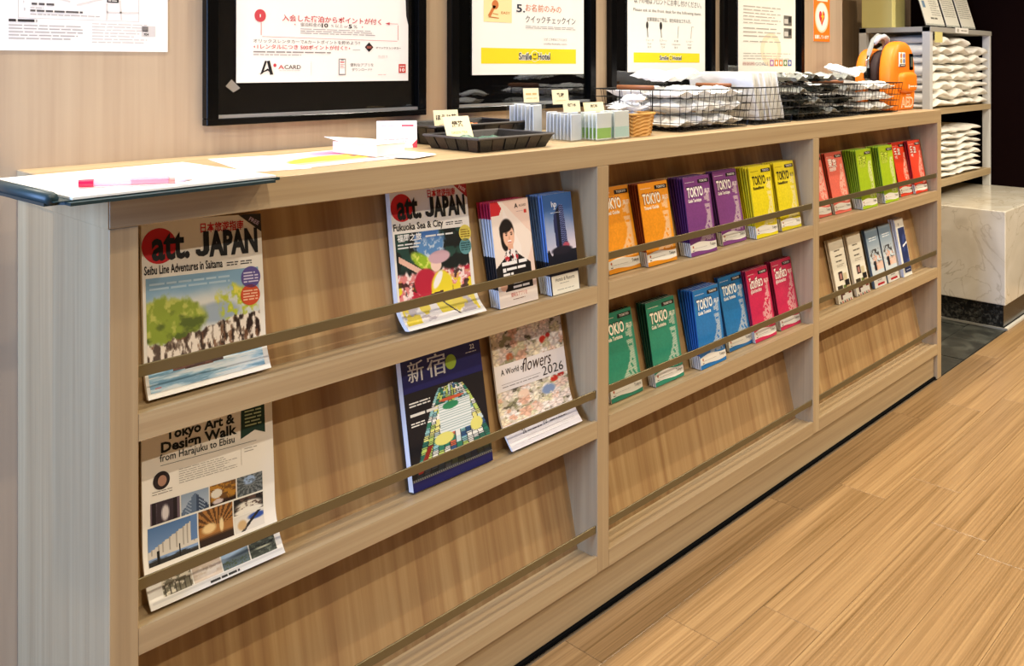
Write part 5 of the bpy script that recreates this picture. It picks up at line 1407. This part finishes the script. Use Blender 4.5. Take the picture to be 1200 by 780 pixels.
# padded pocket bulging from the front
pk_ = []
for (y, k) in ((-.078, 1.0), (-.091, .97), (-.099, .86), (-.102, .62)):
    pk_.append([(.004 + .080 * k * (abs(math.cos(a)) ** .5) * (1 if math.cos(a) > 0 else -1), y, .104 + .040 * k * (abs(math.sin(a)) ** .5) * (1 if math.sin(a) > 0 else -1)) for a in [2 * math.pi * i / 32 for i in range(32)]])
V, F = loft(pk_); mesh_obj('front_pocket', V, F, ORANGE, bag, True)
pr = Print(lambda u, v, o: (u, -.0855 - o, v)); pr.text('AED', .010, .012, .052, '#fbe6cf', 1, align='c', bold=.04, fit=.118); pr.text('AED', .010, .0145, .045, '#f0a050', 2, align='c', fit=.108)
pr.micro(.004, .0545, .042, .060, 1, '#fbe6cf', 1, .6); pr.build('lettering', bag, INK)
pr = Print(lambda u, v, o: (u, -.1023 - o, v)); pr.rect(-.020, .082, -.010, .096, '#fbe6cf', 1); pr.micro(-.006, .084, .060, .094, 1, '#fbe6cf', 1, .55); pr.build('pocket_print', bag, INK)


def slab(name, x0, x1, y, z0, z1, th, mat):
    return box(name, x0, x1, y - th, y, z0, z1, mat, bag, min(th, .004) * .8, 2)


slab('clear_window', .034, .068, -.0825, .150, .212, .005, BLACK)
slab('window_glare', .040, .062, -.0872, .162, .200, .001, plain('window_grey', '#5a5f52', .15))
slab('picture_badge', -.066, -.010, -.0835, .162, .216, .004, WHITE)
pr = Print(lambda u, v, o: (u - .009, -.0876 - o, v))
for (u, v, c) in ((-.043, .204, '#e08a3a'), (-.016, .204, '#8a7fc0'), (-.043, .184, '#d0a03a'), (-.016, .184, '#6a8ac0')): pr.disc(u, v, .009, c, 1)
pr.rect(-.056, .163, -.002, .172, '#2a2422', 1); pr.micro(-.048, .165, -.010, .170, 1, '#e8e2da', 2, .6); pr.build('badge_print', bag, INK)
V, F = tube([(-.118, .012, .10), (-.120, .012, .155), (-.096, .014, .215), (-.055, .016, .262), (-.010, .016, .282), (.035, .016, .276), (.052, .016, .250), (.056, .016, .226)], .009, 8); st_ = mesh_obj('strap', V, F, plain('grey_webbing', '#8d8f8a', 0.7), bag, True)
V, F = tube([(-.060, .01, .250), (-.04, .0, .272), (0, -.004, .278), (.04, .0, .268), (.06, .01, .246)], .010, 8); mesh_obj('top_grip', V, F, plain('silver_grip', '#c3c6c9', 0.3), bag, True)
V, F = tube([(-.126, .012, .158), (-.126, .012, .188), (-.112, .012, .202), (-.104, .012, .180), (-.112, .012, .158)], .003, 6, True); mesh_obj('buckle_ring', V, F, CHROME, bag, True)
box('buckle', -.128, -.112, .002, .022, .118, .158, BLACK, bag, .002)

# ------------------------------------------------------------------ marble block, shelf unit, towels
mb_ = empty('marble_plinth', (4.33, 0.0, 0), 'polished cream marble block on a dark granite base', 'plinth')
BX1 = X_END - 4.33 - 0.002
box('marble_block', 0, BX1, 0, REAR - 0.004, .113, .531, MARBLE, mb_, .004, 2)
box('granite_base', .022, BX1, .014, REAR - 0.01, .001, .113, GRANITE, mb_)
box('trim_strip', .018, BX1, -.004, .010, .001, .010, plain('pale_trim', '#d8d3c6', .3), mb_)
box('trim_strip', .010, .018, -.004, REAR - .01, .001, .010, plain('dark_trim', '#8a877c', .3), mb_)

ux0, ux1, uy0, uy1, uz = 4.335, 5.236, 0.322, 0.660, 0.5314
un = empty('towel_shelf', (ux0, uy0, uz), 'grey metal shelf unit with wooden shelves full of white towels', 'shelf unit')
W, D = ux1 - ux0, uy1 - uy0; t = .036
for (a, b) in ((0, 0), (W - t * .7, 0), (0, D - t), (W - t * .7, D - t)):
    box('post', a, a + t * (.7 if a else 1), b, b + t, 0, 1.362 - uz, STEEL, un, .001)
SH = wood('shelf_oak', ('#a08a68', '#b09a76', '#bda884'), 'x', strip=20, fine=120)
for (z0, z1) in ((.062, .096), (.412, .440)):
    box('shelf', t * .3, W - t * .3, -.002, D, z0, z1, SH, un, .001)
box('top_shelf', 0, W, -.003, D, 1.338 - uz, 1.362 - uz, plain('grey_shelf', '#a8a59c', .5), un, .001)
box('bracket', t * .2, t, .0, D, .350, .412, plain('grey_shelf', '#a8a59c', .5), un)


R = random.Random(3)


def towel_column(x, w, d, h, n, z0, where, group, mount=0.0):
    """folded towels, each one draped on the towel below it"""
    m = 14; under = [0.0] * (m + 1); sq = 2.4; ns = 24
    for l in range(n):
        p1, p2, p3 = R.uniform(0, 6), R.uniform(0, 6), R.uniform(.5, 1.0); ww = w * R.uniform(.95, 1.0); dx = R.uniform(-.004, .004); top = []; rings = []
        for i in range(m + 1):
            u = i / m * 2 - 1; b_ = under[i] + .0016
            want = (l + 1) * h - .30 * h * p3 * u * u + h * (.22 * math.sin(3.1 * u + p1) + .16 * math.sin(6 * u + p2))
            th = min(1.35 * h, max(.42 * h, want - b_)); top.append(b_ + th)
            e = (.60, .93)[i in (1, m - 1)] if i in (0, 1, m - 1, m) else 1.0; mid = b_ + th / 2; ring = []
            for k in range(ns):
                a = 2 * math.pi * k / ns; c, s = math.cos(a), math.sin(a)
                y = (abs(c) ** (2 / sq)) * (1 if c > 0 else -1) * d / 2 * (.97 + .03 * e) * (1 + .010 * math.sin(5 * u + p2)); z = mid + (abs(s) ** (2 / sq)) * (1 if s > 0 else -1) * th / 2 * e
                ring.append((u * ww / 2, y, z))
            rings.append(ring)
        under = [(max(top[max(0, i - 1):i + 2]) * .35 + top[i] * .65) for i in range(m + 1)]
        V, F = loft(rings); o = mesh_obj('towel', V, F, TOWEL, None, True); o.location = (x + dx, uy0 + .142, z0)
        tag(o, 'white folded towel, %s from the bottom in the %s' % (ORDN[l], where), 'towel', group)


for c in range(3):
    towel_column(ux0 + .040 + .142 + c * .2755, .272, .275, .0435, (8, 8, 7)[c], uz + .4405, '%s column of the upper shelf' % ('left', 'middle', 'right')[c], 'towels on the upper shelf')
for c in range(2):
    towel_column(ux0 + .225 + c * .36, .345, .275, .0305, 8, uz + .0965, '%s stack of the lower shelf' % ('left', 'right')[c], 'towels on the lower shelf')

# sign stands and a yellow box on the shelf unit
bxz = 1.3625
yb = empty('yellow_box', (ux0 + .012, uy0 + .02, bxz), 'pale yellow carton on top of the towel shelf', 'carton')
box('carton', 0, .16, .16, .31, 0, .22, plain('pale_yellow_card', '#d9cf86', .7), yb, .002)
bx2 = empty('shelf_notice', (ux0 + .05, uy0 - .0035, 1.288), 'small yellow notice hanging under the top of the towel shelf', 'notice')
box('card', 0, .10, -.0012, 0, 0, .050, plain('pale_yellow_card', '#d9cf86', .7), bx2)
for i, (x, w_) in enumerate(((.05, .26), (.33, .20), (.55, .22))):
    o = empty('sign_stand', (0, 0, 0), ('wide acrylic sign stand with blue icons on the towel shelf', 'middle acrylic sign stand holding a printed sheet', 'right acrylic sign stand holding a text sheet')[i], 'sign stand', 'sign stands on the towel shelf')
    place(o, ux0 + x, uy0 + .030, bxz + .0005, 16, 0)
    box('sheet', .004, w_ - .004, .003, .004, .010, .30, PAPER, o); box('acrylic_front', 0, w_, 0, .0015, 0, .018, ACRYL, o); box('acrylic_back', 0, w_, .0055, .007, 0, .31, ACRYL, o)
    p = Print(lambda u, v, o_: (u, .0029 - o_, v), seed=i); p.rect(.004, .010, w_ - .004, .30, '#dedbcd', 1)
    p.micro(.02 if i else .12, .06, w_ - .02, .20, 12, '#9a9789', 2, .35)
    if i == 0:
        for k in range(3): p.rect(.03, .10 + .045 * k, .065, .135 + .045 * k, '#6a86a0', 2)
        p.text('notice', .10, .045, .02, '#6a675c', 2, bold=.01) if False else p.micro(.09, .04, .18, .055, 1, '#6a675c', 2, .6)
    p.build('printed_face', o, INKM)
pc = empty('price_strip', (ux0 + .33, uy0 - .004, 1.340), 'small white label strip on the front edge of the top shelf', 'label')
box('card', 0, .19, -.0012, 0, 0, .026, WHITE, pc)
pr = Print(lambda u, v, o: (u, -.0013 - o, v)); pr.micro(.08, .008, .17, .018, 1, '#8a867a', 1, .5); pr.rect(.02, .005, .05, .021, '#b9b5a8', 1); pr.build('printed_face', pc, INKM)
